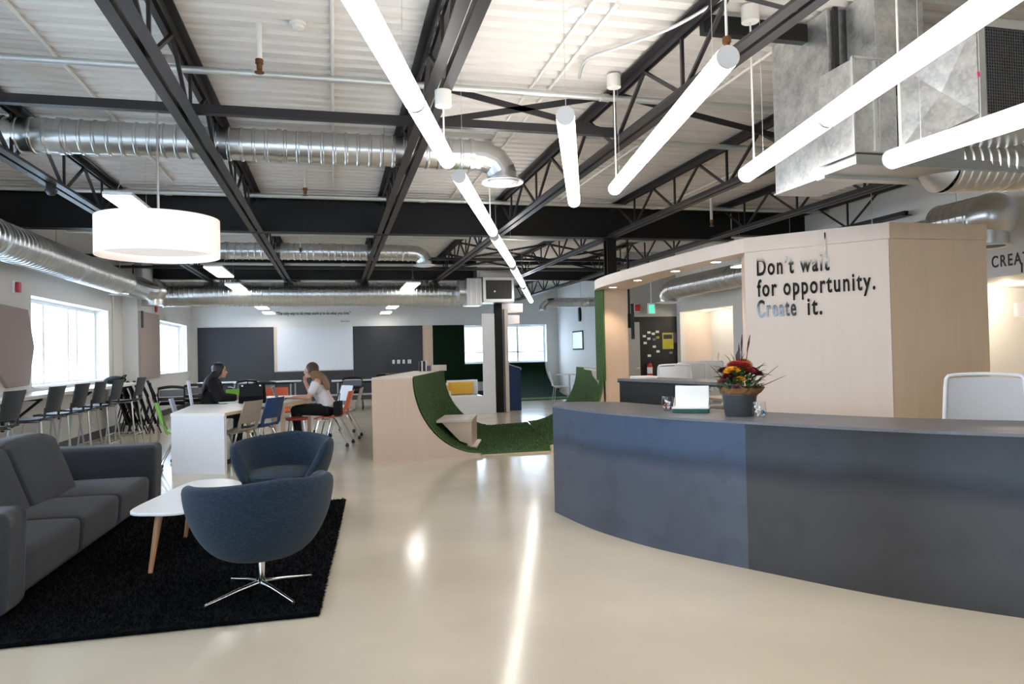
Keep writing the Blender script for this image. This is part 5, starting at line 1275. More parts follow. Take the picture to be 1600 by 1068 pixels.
# ================================================================== PEOPLE
def remesh_part(name, mb, material, parent, vox=0.008, smooth=4):
    o = part(name, mb, material, parent, smooth=True)
    r = o.modifiers.new('remesh', 'REMESH'); r.mode = 'VOXEL'; r.voxel_size = vox; r.use_smooth_shade = True
    s = o.modifiers.new('smooth', 'SMOOTH'); s.iterations = smooth; s.factor = 0.5
    return o
def limb(m, pts, rad, n=12):
    for (p, q, a, b) in zip(pts[:-1], pts[1:], rad[:-1], rad[1:]): m.cyl(p, q, a, b, n)
    for p, a in zip(pts, rad): m.ball(p, a, n=n, m=8)
def person(loc, rz, label, J, top, sleeves, neckline, trousers, hair):
    """seated figure facing local +y; J holds the joints"""
    t = thing('person', label, 'person', loc, rz)
    V = {k: Vector(v) for k, v in J.items()}
    b = MB()
    # trunk, neck, head
    limb(b, [V['hip'], V['waist'], V['chest']], [0.125, 0.105, 0.12], 16)
    b.ball(V['hip'], 0.165, 0.13, 0.11, 16, 10); b.ball(V['chest'], 0.16, 0.105, 0.13, 16, 10)
    limb(b, [V['chest'] + Vector((0, 0, 0.06)), V['neck'], V['head'] - Vector((0, 0.01, 0.05))], [0.07, 0.050, 0.050], 12)
    h = V['head']
    b.ball(h + Vector((0, -0.005, 0.015)), 0.073, 0.092, 0.095, 20, 14)                     # skull
    b.ball(h + Vector((0, 0.035, -0.045)), 0.055, 0.055, 0.068, 16, 10)                      # face and jaw
    b.ball(h + Vector((0, 0.060, -0.092)), 0.026, 0.024, 0.022, 12, 8)                       # chin
    b.cyl(h + Vector((0, 0.078, -0.002)), h + Vector((0, 0.103, -0.038)), 0.009, 0.015, 8); b.ball(h + Vector((0, 0.100, -0.038)), 0.015, 0.014, 0.012, 8, 6)   # nose
    b.ball(h + Vector((0, 0.082, -0.066)), 0.024, 0.014, 0.011, 10, 6)                       # mouth
    for s in (-1, 1):
        b.ball(h + Vector((s * 0.075, -0.005, -0.02)), 0.010, 0.020, 0.030, 8, 6)            # ear
        b.ball(h + Vector((s * 0.035, 0.070, -0.028)), 0.026, 0.020, 0.022, 8, 6)            # cheek
        q = 'l' if s < 0 else 'r'
        limb(b, [V['sh_' + q], V['el_' + q], V['wr_' + q]], [0.050, 0.040, 0.026], 12)
        limb(b, [V['chest'] + Vector((0, 0, 0.09)), V['sh_' + q]], [0.07, 0.052], 12)
        # hand: palm, four fingers of different lengths, thumb from the side of the palm
        w = V['wr_' + q]; d = (V['hd_' + q] - w).normalized(); up = Vector((0, 0, 1)); sd = d.cross(up).normalized()
        if sd.x * s > 0: inner = -sd
        else: inner = sd
        pc = w + d * 0.045
        for f in (-0.022, -0.008, 0.008, 0.022): b.cyl(w + sd * f * 0.6, w + d * 0.085 + sd * f, 0.013, 0.011, 8)
        for f, L in ((-0.028, 0.062), (-0.0095, 0.076), (0.0095, 0.072), (0.028, 0.054)):
            k0 = w + d * 0.085 + sd * f; k1 = k0 + d * L * 0.5 + up * 0.006; k2 = k0 + d * L - up * 0.016
            limb(b, [k0, k1, k2], [0.0095, 0.0088, 0.0075], 8)
        a0 = w + d * 0.025 + inner * 0.024; a1 = a0 + d * 0.032 + inner * 0.024; a2 = a1 + d * 0.03 + inner * 0.004 - up * 0.006
        limb(b, [a0, a1, a2], [0.0125, 0.011, 0.009], 8)
        limb(b, [V['hip'] + Vector((s * 0.09, 0, 0)), V['kn_' + q], V['an_' + q]], [0.088, 0.062, 0.040], 12)
        limb(b, [V['an_' + q] + Vector((0, 0.0, -0.03)), V['an_' + q] + Vector((0, 0.14, -0.05))], [0.035, 0.026], 10)
    remesh_part('body', b, 'skin', t, 0.007, 3)
    # clothes
    c = MB(); limb(c, [V['hip'] + Vector((0, 0, 0.06)), V['waist'], V['chest']], [0.135, 0.12, 0.132], 16)
    c.ball(V['hip'] + Vector((0, 0, 0.05)), 0.172, 0.14, 0.085, 16, 10); c.ball(V['chest'] + Vector((0, 0, neckline)), 0.172, 0.118, 0.12, 16, 10)
    for s in (-1, 1):
        q = 'l' if s < 0 else 'r'; S, E, W = V['sh_' + q], V['el_' + q], V['wr_' + q]
        if sleeves == 'long': limb(c, [V['chest'] + Vector((0, 0, 0.09)), S, E, E.lerp(W, 0.86)], [0.092, 0.082, 0.076, 0.052], 12)
        else: limb(c, [S.lerp(E, 0.18), S.lerp(E, 0.60)], [0.068, 0.066], 12)
    remesh_part('top', c, top, t, 0.009, 5)
    p = MB(); p.ball(V['hip'] + Vector((0, 0, -0.01)), 0.178, 0.145, 0.105, 16, 10)
    for s in (-1, 1):
        q = 'l' if s < 0 else 'r'
        limb(p, [V['hip'] + Vector((s * 0.09, 0, 0)), V['kn_' + q], V['an_' + q] + Vector((0, 0, 0.04))], [0.098, 0.074, 0.056], 12)
    remesh_part('trousers', p, trousers, t, 0.009, 4)
    for s in (-1, 1):
        q = 'l' if s < 0 else 'r'; a = V['an_' + q]
        sh = MB(); limb(sh, [a + Vector((0, -0.03, -0.055)), a + Vector((0, 0.08, -0.06)), a + Vector((0, 0.17, -0.066))], [0.040, 0.042, 0.032], 10); sh.ball(a + Vector((0, 0, -0.03)), 0.045, 0.05, 0.04, 10, 8)
        remesh_part('shoe', sh, 'plastic_black', t, 0.008, 3)
        e = part('eye', MB().ball(h + Vector((s * 0.030, 0.079, -0.006)), 0.012, 0.008, 0.007, 10, 6), 'ink_flat', t, smooth=True)
        part('eyebrow', MB().sweep([h + Vector((s * 0.014, 0.089, 0.014)), h + Vector((s * 0.032, 0.086, 0.018)), h + Vector((s * 0.048, 0.074, 0.012))], 0.0045, 6), hair[0], t, smooth=True)
    part('lips', MB().ball(h + Vector((0, 0.0945, -0.066)), 0.020, 0.006, 0.006, 10, 6), 'plastic_red', t, smooth=True)
    # hair: cap plus long falls of locks
    g = MB(); g.ball(h + Vector((0, -0.018, 0.030)), 0.086, 0.098, 0.095, 20, 12); g.ball(h + Vector((0, -0.055, -0.03)), 0.080, 0.062, 0.10, 16, 10)
    for s in (-1, 1): g.ball(h + Vector((s * 0.068, -0.01, -0.01)), 0.026, 0.055, 0.075, 12, 8)
    remesh_part('hair', g, hair[0], t, 0.008, 3)
    L = MB(); rnd = random.Random(hash(label) % 1000 if False else len(label))
    for k in range(26):
        a = PI * (k / 25.0) ; x = -0.085 * math.cos(a); y0 = -0.05 - 0.05 * math.sin(a)
        p0 = h + Vector((x, y0, -0.02)); back = V['chest'] + Vector((x * 1.5, -0.135 - 0.02 * math.sin(a), hair[2] + rnd.uniform(-0.03, 0.03)))
        mid = (p0 + back) / 2 + Vector((x * 0.2, -0.03, 0.02))
        pth = catmull([p0, mid, back], 4); L.sweep(pth, [0.017 + 0.004 * rnd.random()] * (len(pth) - 1) + [0.006], 6)
    for s in (-1, 1):
        for k in range(6):
            p0 = h + Vector((s * (0.070 + 0.004 * k), 0.02 - 0.018 * k, -0.01)); q1 = V['sh_l' if s < 0 else 'sh_r'] + Vector((-s * (0.075 - 0.006 * k), 0.06 - 0.03 * k, 0.03))
            pth = catmull([p0, (p0 + q1) / 2 + Vector((s * 0.012, 0.0, 0)), q1, q1 + Vector((0, 0.015, hair[2] - 0.04))], 4); L.sweep(pth, [0.013] * (len(pth) - 1) + [0.005], 6)
    part('long_locks', L, hair[1], t, smooth=True)
    return t
JA = dict(hip=(0, 0, 0.56), waist=(0, 0.03, 0.74), chest=(0, 0.09, 0.93), neck=(0, 0.125, 1.085), head=(0, 0.175, 1.185),
          sh_l=(-0.17, 0.08, 1.0), sh_r=(0.17, 0.08, 1.0), el_l=(-0.22, 0.17, 0.77), el_r=(0.22, 0.19, 0.77), wr_l=(-0.11, 0.40, 0.765), wr_r=(0.10, 0.40, 0.765),
          hd_l=(-0.06, 0.5, 0.755), hd_r=(0.05, 0.5, 0.755), kn_l=(-0.12, 0.44, 0.54), kn_r=(0.12, 0.44, 0.54), an_l=(-0.12, 0.42, 0.10), an_r=(0.12, 0.40, 0.10))
person((-1.86, 11.5, 0), math.radians(-86), 'woman with long black hair in a black jacket, leaning over the table', JA, 'cloth_black', 'long', 0.03, 'cloth_black', ('hair_black', 'hair_black', -0.08))
JB = dict(hip=(0, 0, 0.56), waist=(0, 0.05, 0.73), chest=(0, 0.12, 0.90), neck=(0, 0.17, 1.06), head=(0, 0.225, 1.155),
          sh_l=(-0.165, 0.12, 0.97), sh_r=(0.165, 0.12, 0.97), el_l=(-0.22, 0.24, 0.76), el_r=(0.22, 0.26, 0.775), wr_l=(-0.12, 0.47, 0.755), wr_r=(0.05, 0.33, 0.99),
          hd_l=(-0.08, 0.57, 0.748), hd_r=(0.02, 0.29, 1.10), kn_l=(-0.11, 0.45, 0.56), kn_r=(0.11, 0.45, 0.56), an_l=(-0.11, 0.40, 0.10), an_r=(0.11, 0.46, 0.10))
person((-0.13, 11.28, 0), math.radians(84), 'woman with long brown hair in a white off-shoulder top, resting her chin on a hand', JB, 'cloth_white', 'short', -0.02, 'cloth_black', ('hair_brown', 'hair_blonde', -0.03))
t = thing('handbag', 'black handbag hanging on the orange chair behind the woman in white', 'bag', (0.03, 11.03, 0.47), math.radians(78))
part('body', MB().box(-0.10, 0.10, -0.055, 0.055, 0.0, 0.22), 'cloth_black', t, bevel=0.03, seg=3)
part('strap', MB().sweep([(-0.08, 0, 0.2), (-0.06, -0.02, 0.33), (0.06, -0.02, 0.33), (0.08, 0, 0.2)], 0.007, 6), 'cloth_black', t, smooth=True)

# ================================================================== OFFICE CHAIRS (local front +y)
def office_chair(label, loc, rz):
    t = thing('office_chair', label, 'chair', loc, rz, 'white office chairs')
    N = 10
    def bp(u, v):      # u -1..1 across, v 0..1 up
        w = 0.255 - 0.03 * v; return Vector((w * u, -0.20 - 0.09 * v + 0.045 * u * u, 0.52 + 0.60 * v + 0.012 * (1 - u * u) * v))
    part('back_mesh', MB().plate([[bp(-0.94 + 1.88 * j / N, 0.02 + 0.95 * i / N) for j in range(N + 1)] for i in range(N + 1)], (0, -0.008, 0)), 'mesh_white', t, smooth=True)
    fr = [bp(-1 + 0.06 * k, 0) for k in (0,)]
    loop = [bp(-1, i / 8) for i in range(8)] + [bp(-0.985, 0.97), bp(-0.93, 1.0)] + [bp(-0.8 + 1.6 * j / 8, 1.005) for j in range(9)] + [bp(0.93, 1.0), bp(0.985, 0.97)] + [bp(1, 1 - i / 8) for i in range(1, 9)] + [bp(0.8 - 1.6 * j / 8, 0) for j in range(9)]
    part('back_frame', MB().sweep(loop, 0.013, 8, closed=True), 'plastic_white', t, smooth=True)
    part('spine', MB().sweep([(0, -0.10, 0.40), (0, -0.27, 0.44), (0, -0.31, 0.60), (0, -0.30, 0.8)], [0.03, 0.028, 0.022, 0.016], 8), 'plastic_white', t, smooth=True)
    part('seat', MB().box(-0.25, 0.25, -0.22, 0.27, 0.43, 0.50), 'mesh_white', t, bevel=0.03, seg=3)
    part('seat_pan', MB().box(-0.2, 0.2, -0.18, 0.22, 0.39, 0.43), 'plastic_white', t, bevel=0.01)
    part('gas_lift', MB().cyl((0, 0, 0.09), (0, 0, 0.40), 0.028, n=14), 'chrome_soft', t, smooth=True)
    for s in (-1, 1):
        a = part('arm_post', MB().sweep([(s * 0.24, 0.02, 0.42), (s * 0.30, 0.02, 0.46), (s * 0.30, 0.02, 0.66)], 0.016, 8), 'plastic_white', t, smooth=True)
        part('arm_pad', MB().box(s * 0.30 - 0.04, s * 0.30 + 0.04, -0.1, 0.15, 0.66, 0.685), 'plastic_white', a, bevel=0.01)
    for k in range(5):
        a = 2 * PI * k / 5 + 0.3; l = part('star_leg', MB().bar((0, 0, 0.10), (0.30 * math.cos(a), 0.30 * math.sin(a), 0.065), 0.04, 0.03), 'plastic_white', t)
        caster((0.30 * math.cos(a), 0.30 * math.sin(a), 0), l)
    return t
oc = office_chair('white mesh office chair behind the counter at the right edge', (4.12, 3.82, 0), math.radians(132))
for (x, y), deg, lab in (((4.80, 9.55), -30, 'white mesh office chair behind the pass-through counter, leftmost of the four'), ((5.25, 10.1), -12, 'white mesh office chair behind the pass-through counter, second of the four'), ((5.68, 10.75), -25, 'white mesh office chair behind the pass-through counter, third of the four'), ((6.3, 11.35), -15, 'white mesh office chair behind the pass-through counter, rightmost of the four')):
    recolor(copy_tree(oc, (x, y, 0), math.radians(deg), lab), {'back_mesh': 'plastic_white'})
t = thing('white_desk', 'white staff desk behind the pass-through counter', 'desk', (5.35, 8.25, 0), 0.05)
part('desktop', MB().box(-0.75, 0.75, -0.35, 0.3, 0.70, 0.73), 'plastic_taupe', t, bevel=0.004)
for x in (-0.7, 0.7):
    for y in (-0.3, 0.25): part('leg', MB().box(x - 0.02, x + 0.02, y - 0.02, y + 0.02, 0, 0.70), 'plastic_white', t)
part('drawer_unit', MB().box(-0.7, -0.3, -0.3, 0.25, 0.02, 0.60), 'plastic_taupe', t, bevel=0.004)

# ================================================================== ON THE COUNTER
Z0 = CH + 0.0005
t = thing('flower_arrangement', 'autumn flower arrangement in a grey pot wrapped with kraft paper on the counter', 'flowers', (2.61, 4.28, Z0))
part('pot', MB().lathe([(0.0, 0.0), (0.092, 0.0), (0.096, 0.01), (0.112, 0.135), (0.118, 0.135), (0.118, 0.150), (0.108, 0.150), (0.10, 0.09), (0.0, 0.085)], 36), 'pot_grey', t, smooth=True)
rnd = random.Random(21)
rows = []
for i, (r, z) in enumerate(((0.108, 0.132), (0.124, 0.155), (0.126, 0.185))):
    row = []
    for k in range(37):
        a = 2 * PI * (k % 36) / 36; rr = random.Random(k % 36 * 7 + i); e = (0.8 + 0.4 * rr.random()) if i else 1
        ex = 0.035 * max(0, math.cos(a + 0.6)) * i / 2
        row.append(((r * (0.96 + 0.08 * rr.random()) + ex) * math.cos(a), (r * (0.96 + 0.08 * rr.random()) + ex) * math.sin(a), z + (0.012 * (e - 1) * 4 if i == 2 else 0)))
    rows.append(row)
part('kraft_wrap', MB().plate(rows, (0.0, 0.0, 0.002)), 'kraft', t)
def bloom(c, r, n, layers, seedv):
    """chrysanthemum head: layers of narrow petals"""
    m = MB(); rr = random.Random(seedv); c = Vector(c)
    out = Vector((c.x, c.y, 0.25 * 1)).normalized(); up = (Vector((0, 0, 1)) + Vector((c.x, c.y, 0)) * 2.5).normalized()
    u = up.cross(Vector((0, 1, 0.1))).normalized(); w = up.cross(u)
    for l in range(layers):
        el = 0.15 + 1.2 * l / layers; L = r * (1 - 0.45 * l / layers)
        for k in range(n):
            a = 2 * PI * (k + 0.5 * l) / n + rr.uniform(-.1, .1); d = (u * math.cos(a) + w * math.sin(a)); tip = c + d * L * math.cos(el) + up * L * math.sin(el)
            side_ = up.cross(d).normalized() * r * 0.14; mid = c + (tip - c) * 0.6 + up * r * 0.08
            i = len(m.v); m.v += [tuple(c), tuple(mid - side_), tuple(tip), tuple(mid + side_)]; m.f.append((i, i + 1, i + 2, i + 3))
    return m
for i, (c, r, m) in enumerate((((0.00, -0.05, 0.315), 0.062, 'petal_red'), ((-0.035, -0.02, 0.325), 0.055, 'petal_red'), ((-0.085, -0.06, 0.29), 0.05, 'petal_yellow'), ((0.075, -0.03, 0.285), 0.052, 'petal_crimson'), ((0.10, -0.05, 0.265), 0.05, 'petal_crimson'),
        ((0.045, 0.02, 0.335), 0.055, 'petal_yellow'), ((-0.105, -0.05, 0.255), 0.045, 'petal_crimson'), ((-0.05, -0.10, 0.24), 0.03, 'petal_yellow'), ((-0.12, -0.01, 0.22), 0.04, 'petal_mauve'), ((-0.08, -0.10, 0.19), 0.03, 'petal_mauve'),
        ((0.03, -0.08, 0.29), 0.04, 'petal_red'), ((0.02, 0.07, 0.31), 0.05, 'petal_red'), ((-0.07, 0.06, 0.29), 0.045, 'petal_crimson'))):
    part('bloom', bloom(c, r * 1.3, 16, 6, i), m, t)
    part('stem', MB().cyl((c[0] * 0.3, c[1] * 0.3, 0.09), c, 0.003, n=5), 'leaf_green', t)
def leaf(p, d, L, w, seedv):
    p, d = Vector(p), Vector(d).normalized(); s = d.cross(Vector((0, 0, 1))).normalized(); up = s.cross(d)
    m = MB(); vs = []
    for k, ww in ((0, 0.05), (0.3, 0.9), (0.6, 1.0), (0.85, 0.5), (1, 0.02)):
        c = p + d * L * k + up * (L * 0.16 * math.sin(PI * k)); vs += [c - s * w * ww, c + up * w * -0.25 * ww, c + s * w * ww]
    fs = []
    for i in range(4):
        a = 3 * i; fs += [(a, a + 1, a + 4, a + 3), (a + 1, a + 2, a + 5, a + 4)]
    return m.add(vs, fs)
for k in range(130):
    a = rnd.uniform(0, 2 * PI); z = rnd.uniform(0.15, 0.29); r = rnd.uniform(0.03, 0.115) * (1.1 - max(0, z - 0.2) * 2.5)
    part('leaf', leaf((r * math.cos(a), r * math.sin(a), z), (math.cos(a), math.sin(a), rnd.uniform(-0.1, 1.1)), rnd.uniform(0.05, 0.095), rnd.uniform(0.012, 0.021), k), rnd.choice(('leaf_green', 'leaf_dark', 'leaf_dark')), t)
for p, d, L, w, m in (((0.09, -0.02, 0.27), (0.8, -0.5, 0.75), 0.10, 0.022, 'leaf_green'), ((0.10, -0.03, 0.30), (0.75, -0.55, 0.35), 0.09, 0.02, 'leaf_green'), ((0.11, -0.04, 0.26), (0.8, -0.6, 0.0), 0.10, 0.018, 'leaf_burgundy'), ((0.11, -0.04, 0.27), (0.6, -0.4, 1.0), 0.10, 0.02, 'leaf_dark'),
        ((-0.1, 0.05, 0.29), (-0.8, 0.5, 0.7), 0.08, 0.014, 'leaf_green'), ((-0.02, 0.03, 0.33), (-0.2, 0.1, 1), 0.09, 0.016, 'leaf_burgundy'), ((-0.04, 0.02, 0.33), (-0.5, 0.3, 1), 0.09, 0.018, 'leaf_burgundy'), ((0.0, 0.0, 0.34), (0.1, 0.1, 1), 0.10, 0.016, 'leaf_burgundy'), ((0.01, -0.02, 0.34), (0.35, -0.2, 1), 0.08, 0.018, 'leaf_burgundy')):
    part('leaf', leaf(p, d, L, w, 1), m, t)
for d, L in (((0.06, -0.03, 1), 0.40), ((0.16, -0.1, 1), 0.40), ((0.02, 0.0, 1), 0.34), ((0.75, -0.55, 0.75), 0.30), ((0.80, -0.6, 0.45), 0.30), ((-0.6, 0.35, 0.8), 0.26)):
    d = Vector(d).normalized(); p0 = Vector((0.02 * d.x, 0.02 * d.y, 0.14)); part('twig', MB().sweep([p0, p0 + d * L * 0.6 + Vector((0.004, 0, 0)), p0 + d * L], [0.0035, 0.003, 0.0015], 6), 'twig', t, smooth=True)
    if d.z > 0.9: part('seed_head', MB().sweep([p0 + d * (L * 0.72), p0 + d * (L * 0.86), p0 + d * L], [0.003, 0.007, 0.002], 6), 'leaf_burgundy', t, smooth=True)

t = thing('card_box', 'open white card box on a dark green base, left of the flowers', 'box', (2.455, 4.66, Z0), math.radians(-32))
part('base', MB().box(-0.125, 0.125, -0.07, 0.07, 0, 0.028), 'box_green', t, bevel=0.003)
part('inner_tray', MB().box(-0.128, 0.128, -0.074, 0.07, 0.028, 0.038), 'paper_white', t, bevel=0.002)
part('raised_lid', MB().obox((0.005, 0.055, 0.108), (0.118, 0, 0), (0, 0.004, 0.001), (0, 0.018, 0.075)), 'paper_white', t, bevel=0.002)
for s in (-1, 1): part('side_flap', MB().add([(s * 0.118, -0.04, 0.038), (s * 0.121, -0.04, 0.038), (s * 0.121, 0.045, 0.038), (s * 0.118, 0.045, 0.038), (s * 0.118, 0.03, 0.07), (s * 0.121, 0.03, 0.07), (s * 0.121, 0.05, 0.10), (s * 0.118, 0.05, 0.10)],
     [(0, 3, 2, 1), (4, 5, 6, 7), (0, 1, 5, 4), (1, 2, 6, 5), (2, 3, 7, 6), (3, 0, 4, 7)]), 'paper_white', t)
def tumbler(loc, label, cols, seedv):
    t = thing('glass_tumbler', label, 'glass', loc, 0, 'glass tumblers on the counter')
    part('glass_body', MB().lathe([(0.0, 0.0), (0.030, 0.0), (0.041, 0.02), (0.045, 0.05), (0.040, 0.105), (0.0375, 0.105), (0.0425, 0.05), (0.038, 0.022), (0.028, 0.007), (0.0, 0.006)], 28), 'tumbler_glass', t, smooth=True)
    r = random.Random(seedv)
    for k in range(26):
        a = r.uniform(0, 2 * PI); q = 0.028 * math.sqrt(r.random()); z = 0.016 + 0.055 * r.random()
        o = part('wrapped_sweet', MB().ball((0, 0, 0), 0.011, 0.008, 0.007, 8, 6), r.choice(cols), t, smooth=True); o.location = (q * math.cos(a), q * math.sin(a), z); o.rotation_euler = (r.random() * 3, r.random() * 3, r.random() * 3)
tumbler((2.375, 4.87, Z0), 'glass of wrapped sweets on the counter, left of the white card box', ('paper_white', 'petal_red', 'paper_white', 'mesh_grey'), 1)
tumbler((2.615, 4.06, Z0), 'glass of wrapped sweets on the counter, right of the flower pot', ('paper_white', 'petal_yellow', 'paper_white', 'art_blue'), 2)

# ================================================================== KITCHEN END
t = thing('kitchen_counter', 'white kitchenette counter in the lit niche', 'counter', (7.75, 12.64, 0))
part('cabinet', MB().box(0.0, 0.6, 0, 2.18, 0.08, 0.86), 'lacquer_white', t, bevel=0.003); part('worktop', MB().box(-0.03, 0.615, 0, 2.19, 0.86, 0.90), 'table_top', t, bevel=0.003)
for k in range(4):
    d = part('cabinet_door', MB().box(-0.02, 0.0, 0.02 + k * 0.54, 0.54 + k * 0.54, 0.10, 0.84), 'lacquer_white', t, bevel=0.002); part('handle', MB().box(-0.03, -0.02, 0.44 + k * 0.54, 0.46 + k * 0.54, 0.6, 0.75), 'chrome_soft', d)
t = thing('kitchen_tap', 'chrome gooseneck kitchen tap in the lit niche', 'tap', (8.2, 14.25, 0.90))
part('spout', MB().sweep([(0, 0, 0), (0, 0, 0.28), (-0.01, -0.03, 0.34), (-0.04, -0.09, 0.37), (-0.07, -0.15, 0.34), (-0.08, -0.17, 0.26)], 0.014, 10), 'chrome', t, smooth=True); part('base', MB().cyl((0, 0, 0), (0, 0, 0.05), 0.025, n=14), 'chrome', t, smooth=True); part('lever', MB().cyl((0, 0.02, 0.05), (0.0, 0.09, 0.08), 0.007, n=8), 'chrome', t)
t = thing('soap_bottle', 'small pink-red soap bottle by the kitchen tap', 'bottle', (8.05, 14.05, 0.90))
part('bottle_body', MB().lathe([(0, 0), (0.035, 0), (0.038, 0.12), (0.015, 0.15), (0.012, 0.17), (0, 0.17)], 16), 'alarm_red', t, smooth=True); part('pump', MB().cyl((0, 0, 0.17), (0, 0, 0.21), 0.006, n=6).cyl((0, 0, 0.21), (-0.04, 0, 0.205), 0.006, n=6), 'paper_white', t)
for y in (13.1, 13.8, 14.4):
    L = bpy.data.lights.new('niche_spot', 'POINT'); L.energy = 3.5; L.color = (1.0, 0.84, 0.66); L.shadow_soft_size = 0.04
    t = thing('niche_downlight', {13.1: 'round downlight in the kitchen niche ceiling, nearest', 13.8: 'round downlight in the kitchen niche ceiling, middle', 14.4: 'round downlight in the kitchen niche ceiling, farthest'}[y], 'downlight', (8.0, y, 2.19), 0, 'niche downlights')
    part('trim_ring', MB().lathe([(0.045, -0.005), (0.055, -0.005), (0.055, 0), (0.045, 0)], 18, close=True), 'trim_white', t, smooth=True); part('glow', MB().cyl((0, 0, -0.004), (0, 0, 0), 0.044, n=18), 'downlight_glow', t)
    q = link(bpy.data.objects.new('niche_spot', L), t); q.location = (0, 0, -0.06)
for x, y, lab in ((8.75, 7.72, 'round downlight in the alcove ceiling at the right edge'), (9.3, 5.5, 'round downlight deeper in the alcove ceiling')):
    t = thing('alcove_downlight', lab, 'downlight', (x, y, 2.12), 0, 'alcove downlights')
    part('trim_ring', MB().lathe([(0.07, -0.006), (0.085, -0.006), (0.085, 0), (0.07, 0)], 20, close=True), 'trim_white', t, smooth=True); part('glow', MB().cyl((0, 0, -0.005), (0, 0, 0), 0.07, n=20), 'downlight_glow', t)
    L = bpy.data.lights.new('alcove_spot', 'POINT'); L.energy = 16; L.color = (1.0, 0.86, 0.68); L.shadow_soft_size = 0.05
    q = link(bpy.data.objects.new('alcove_spot', L), t); q.location = (0, 0, -0.08)
# lettering over the alcove
me = text_mesh('CREATE', 0.192, 'ink_flat', 0.003, 0.002, fit=0.56, spacing=1.25)
o = tag(part('wall_lettering', me, None), 'black capital lettering on the bulkhead at the right edge', 'lettering')
o.location = (XR - 0.004, 6.885, 2.235); o.rotation_euler = (PI / 2, 0, -PI / 2)
s_ = part('letter_stem', MB().box(0.372, 0.392, -0.10, 0.01, -0.002, 0.002), 'ink_flat', o)
# black wall: notes, posters, exit sign, extinguisher
t0 = (('small white note pinned on the black wall, %s'),)
NOTES = [(253, 447, 'paper_white', 'top left of the cluster'), (303, 463, 'paper_white', 'top middle of the cluster'), (352, 440, 'paper_white', 'top right of the cluster'), (197, 490, 'paper_white', 'at the left edge'), (250, 520, 'paper_white', 'in the middle of the cluster'),
         (312, 530, 'mesh_grey', 'grey one beside the greenish note'), (355, 507, 'paper_yellow', 'yellow-green one'), (205, 570, 'paper_white', 'left, below the edge note'), (312, 615, 'paper_white', 'below the cluster'), (355, 672, 'paper_white', 'under the yellow poster level'), (250, 720, 'paper_white', 'lowest one'), (508, 690, 'mesh_grey', 'grey one under the yellow poster')]
for zx, zy, m, w in NOTES:
    px, py = 980 + zx / 7.63, 460 + zy / 7.63; X, Z = 6.745 + (px - 1003) * 0.0158, 2.09 - (py - 495) * 0.01468
    solo('pinned_note', MB().box(X - 0.038, X + 0.038, 14.992, 15.0, Z - 0.026, Z + 0.026), m, 'small note pinned on the black wall, ' + w, 'note', 'notes on the black wall')
t = thing('poster', 'yellow poster with a dark picture at its top on the black wall', 'poster', (7.23, 14.992, 1.36)); part('sheet', MB().box(0, 0.27, 0, 0.008, 0, 0.37), 'paper_yellow', t); part('picture', MB().box(0.03, 0.24, -0.003, 0, 0.23, 0.33), 'felt_dark', t)
solo('poster', MB().box(7.505, 7.598, 14.992, 15.0, 1.50, 1.73), 'paper_purple', 'dull purple poster at the right end of the black wall', 'poster')
t = thing('exit_sign', 'glowing green exit sign hanging before the grey wall', 'sign', (6.92, 14.85, 2.16))
part('housing', MB().box(-0.09, 0.09, 0, 0.05, 0, 0.24), 'trim_white', t, bevel=0.004); part('green_face', MB().box(-0.06, 0.06, -0.004, 0, 0.01, 0.2), 'exit_green', t); part('running_figure', MB().box(-0.012, 0.012, -0.007, -0.004, 0.06, 0.13).ball((0.004, -0.0055, 0.15), 0.014, 0.002, 0.014, 10, 6).bar((0, -0.0055, 0.07), (0.03, -0.0055, 0.03), 0.003, 0.012, (0, 1, 0)).bar((0, -0.0055, 0.07), (-0.03, -0.0055, 0.04), 0.003, 0.012, (0, 1, 0)), 'paper_white', t); part('stem', MB().cyl((0, 0.025, 0.24), (0, 0.025, 1.40), 0.012, n=8), 'trim_white', t)
t = thing('fire_extinguisher', 'red fire extinguisher hanging on the black wall', 'fire extinguisher', (6.86, 14.9, 0.72))
part('cylinder', MB().lathe([(0.0, 0), (0.055, 0.0), (0.06, 0.02), (0.06, 0.26), (0.045, 0.31), (0.02, 0.33), (0, 0.33)], 20), 'alarm_red', t, smooth=True); part('label_band', MB().lathe([(0.0605, 0.10), (0.0605, 0.24)], 20), 'paper_white', t, smooth=True); part('valve', MB().cyl((0, 0, 0.33), (0, 0, 0.37), 0.018, n=10).bar((0, 0, 0.37), (-0.02, -0.08, 0.40), 0.02, 0.012), 'plastic_black', t); part('hose', MB().sweep([(0.02, 0, 0.35), (0.08, 0, 0.3), (0.075, 0, 0.12)], 0.009, 6), 'plastic_black', t, smooth=True); part('wall_hook', MB().box(-0.02, 0.02, 0.055, 0.1, 0.28, 0.33), 'chrome_soft', t)
# ceiling-hung monitor seen from its edge
t = thing('wall_monitor', 'black flat monitor seen from its edge beside the exit sign', 'monitor', (5.17, 11.9, 1.55), math.atan2(11.9, 5.17))
part('panel', MB().box(-0.5, 0.5, -0.03, 0.03, 0, 0.60), 'plastic_black', t, bevel=0.008); part('bracket', MB().box(-0.1, 0.1, 0.03, 0.09, 0.2, 0.45), 'steel_dark', t); part('pole', MB().cyl((0, 0.06, 0.3), (0, 0.06, 2.0), 0.02, n=10), 'steel_dark', t, smooth=True)
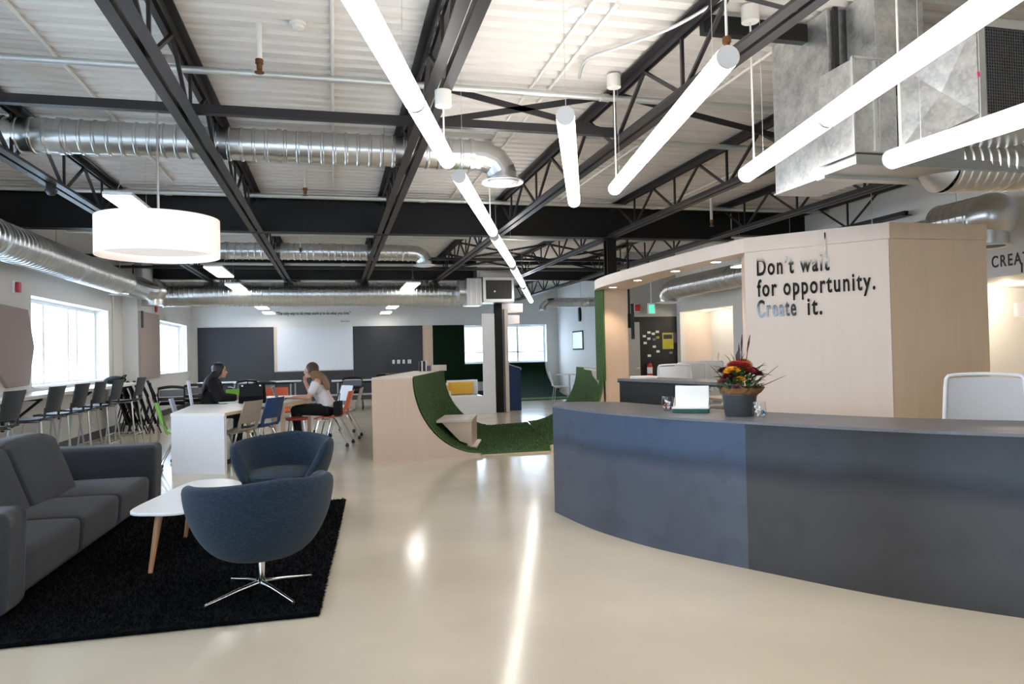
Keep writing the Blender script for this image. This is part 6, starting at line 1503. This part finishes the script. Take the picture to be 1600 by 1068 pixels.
# far right: picture, pale lettering, white chairs and table
t = thing('framed_picture', 'framed blue picture on the far white wall', 'picture', (7.249, 20.85, 1.40), PI / 2)
part('frame', MB().box(-0.48, 0.48, 0, 0.025, 0, 0.58), 'felt_dark', t, bevel=0.003); part('print', MB().box(-0.44, 0.44, 0.0252, 0.027, 0.04, 0.54), 'art_blue', t)
for txt, z, s in (('NEXT', 1.80, 0.20), ('BIG', 1.60, 0.2)):
    pass
t = thing('wall_bracket', 'short black vertical bar on the far white wall under the duct', 'bracket', (7.25, 20.6, 2.26)); part('bar', MB().box(-0.06, 0.0, -0.06, 0.06, 0, 0.42), 'plastic_black', t, bevel=0.004); part('plate', MB().box(-0.012, 0.0, -0.09, 0.09, 0.05, 0.37), 'plastic_black', t)
def white_chair(label, loc, rz):
    t = thing('cafe_chair', label, 'chair', loc, rz, 'white cafe chairs')
    part('seat', MB().plate([[(0.21 * (2 * j / 4 - 1), -0.2 + 0.4 * i / 4, 0.45 - 0.01 * math.sin(PI * i / 4)) for j in range(5)] for i in range(5)], (0, 0, 0.018)), 'plastic_white', t, smooth=True)
    part('backrest', MB().plate([[((0.20 - 0.02 * i / 4) * (2 * j / 4 - 1), -0.2 - 0.09 * i / 4 - 0.02 * (1 - (2 * j / 4 - 1) ** 2), 0.46 + 0.38 * i / 4) for j in range(5)] for i in range(5)], (0, -0.014, 0)), 'plastic_white', t, smooth=True)
    for sx in (-1, 1):
        for sy in (-1, 1): part('leg', MB().cyl((sx * 0.17, sy * 0.16, 0.45), (sx * 0.21, sy * 0.22, 0), 0.010, n=8), 'chrome_soft', t, smooth=True)
    return t
wc = white_chair('white cafe chair by the far white wall, left one', (5.72, 17.9, 0), math.radians(-100)); copy_tree(wc, (6.45, 18.2, 0), math.radians(80), 'white cafe chair by the far white wall, right one')
t = thing('cafe_table', 'pale round cafe table by the far white wall', 'table', (6.3, 18.95, 0)); part('tabletop', MB().cyl((0, 0, 0.71), (0, 0, 0.735), 0.36, n=32), 'lacquer_white', t, smooth=True); part('post', MB().cyl((0, 0, 0.02), (0, 0, 0.71), 0.03, n=12), 'chrome_soft', t, smooth=True); part('base', MB().cyl((0, 0, 0), (0, 0, 0.02), 0.24, n=28), 'chrome_soft', t, smooth=True)
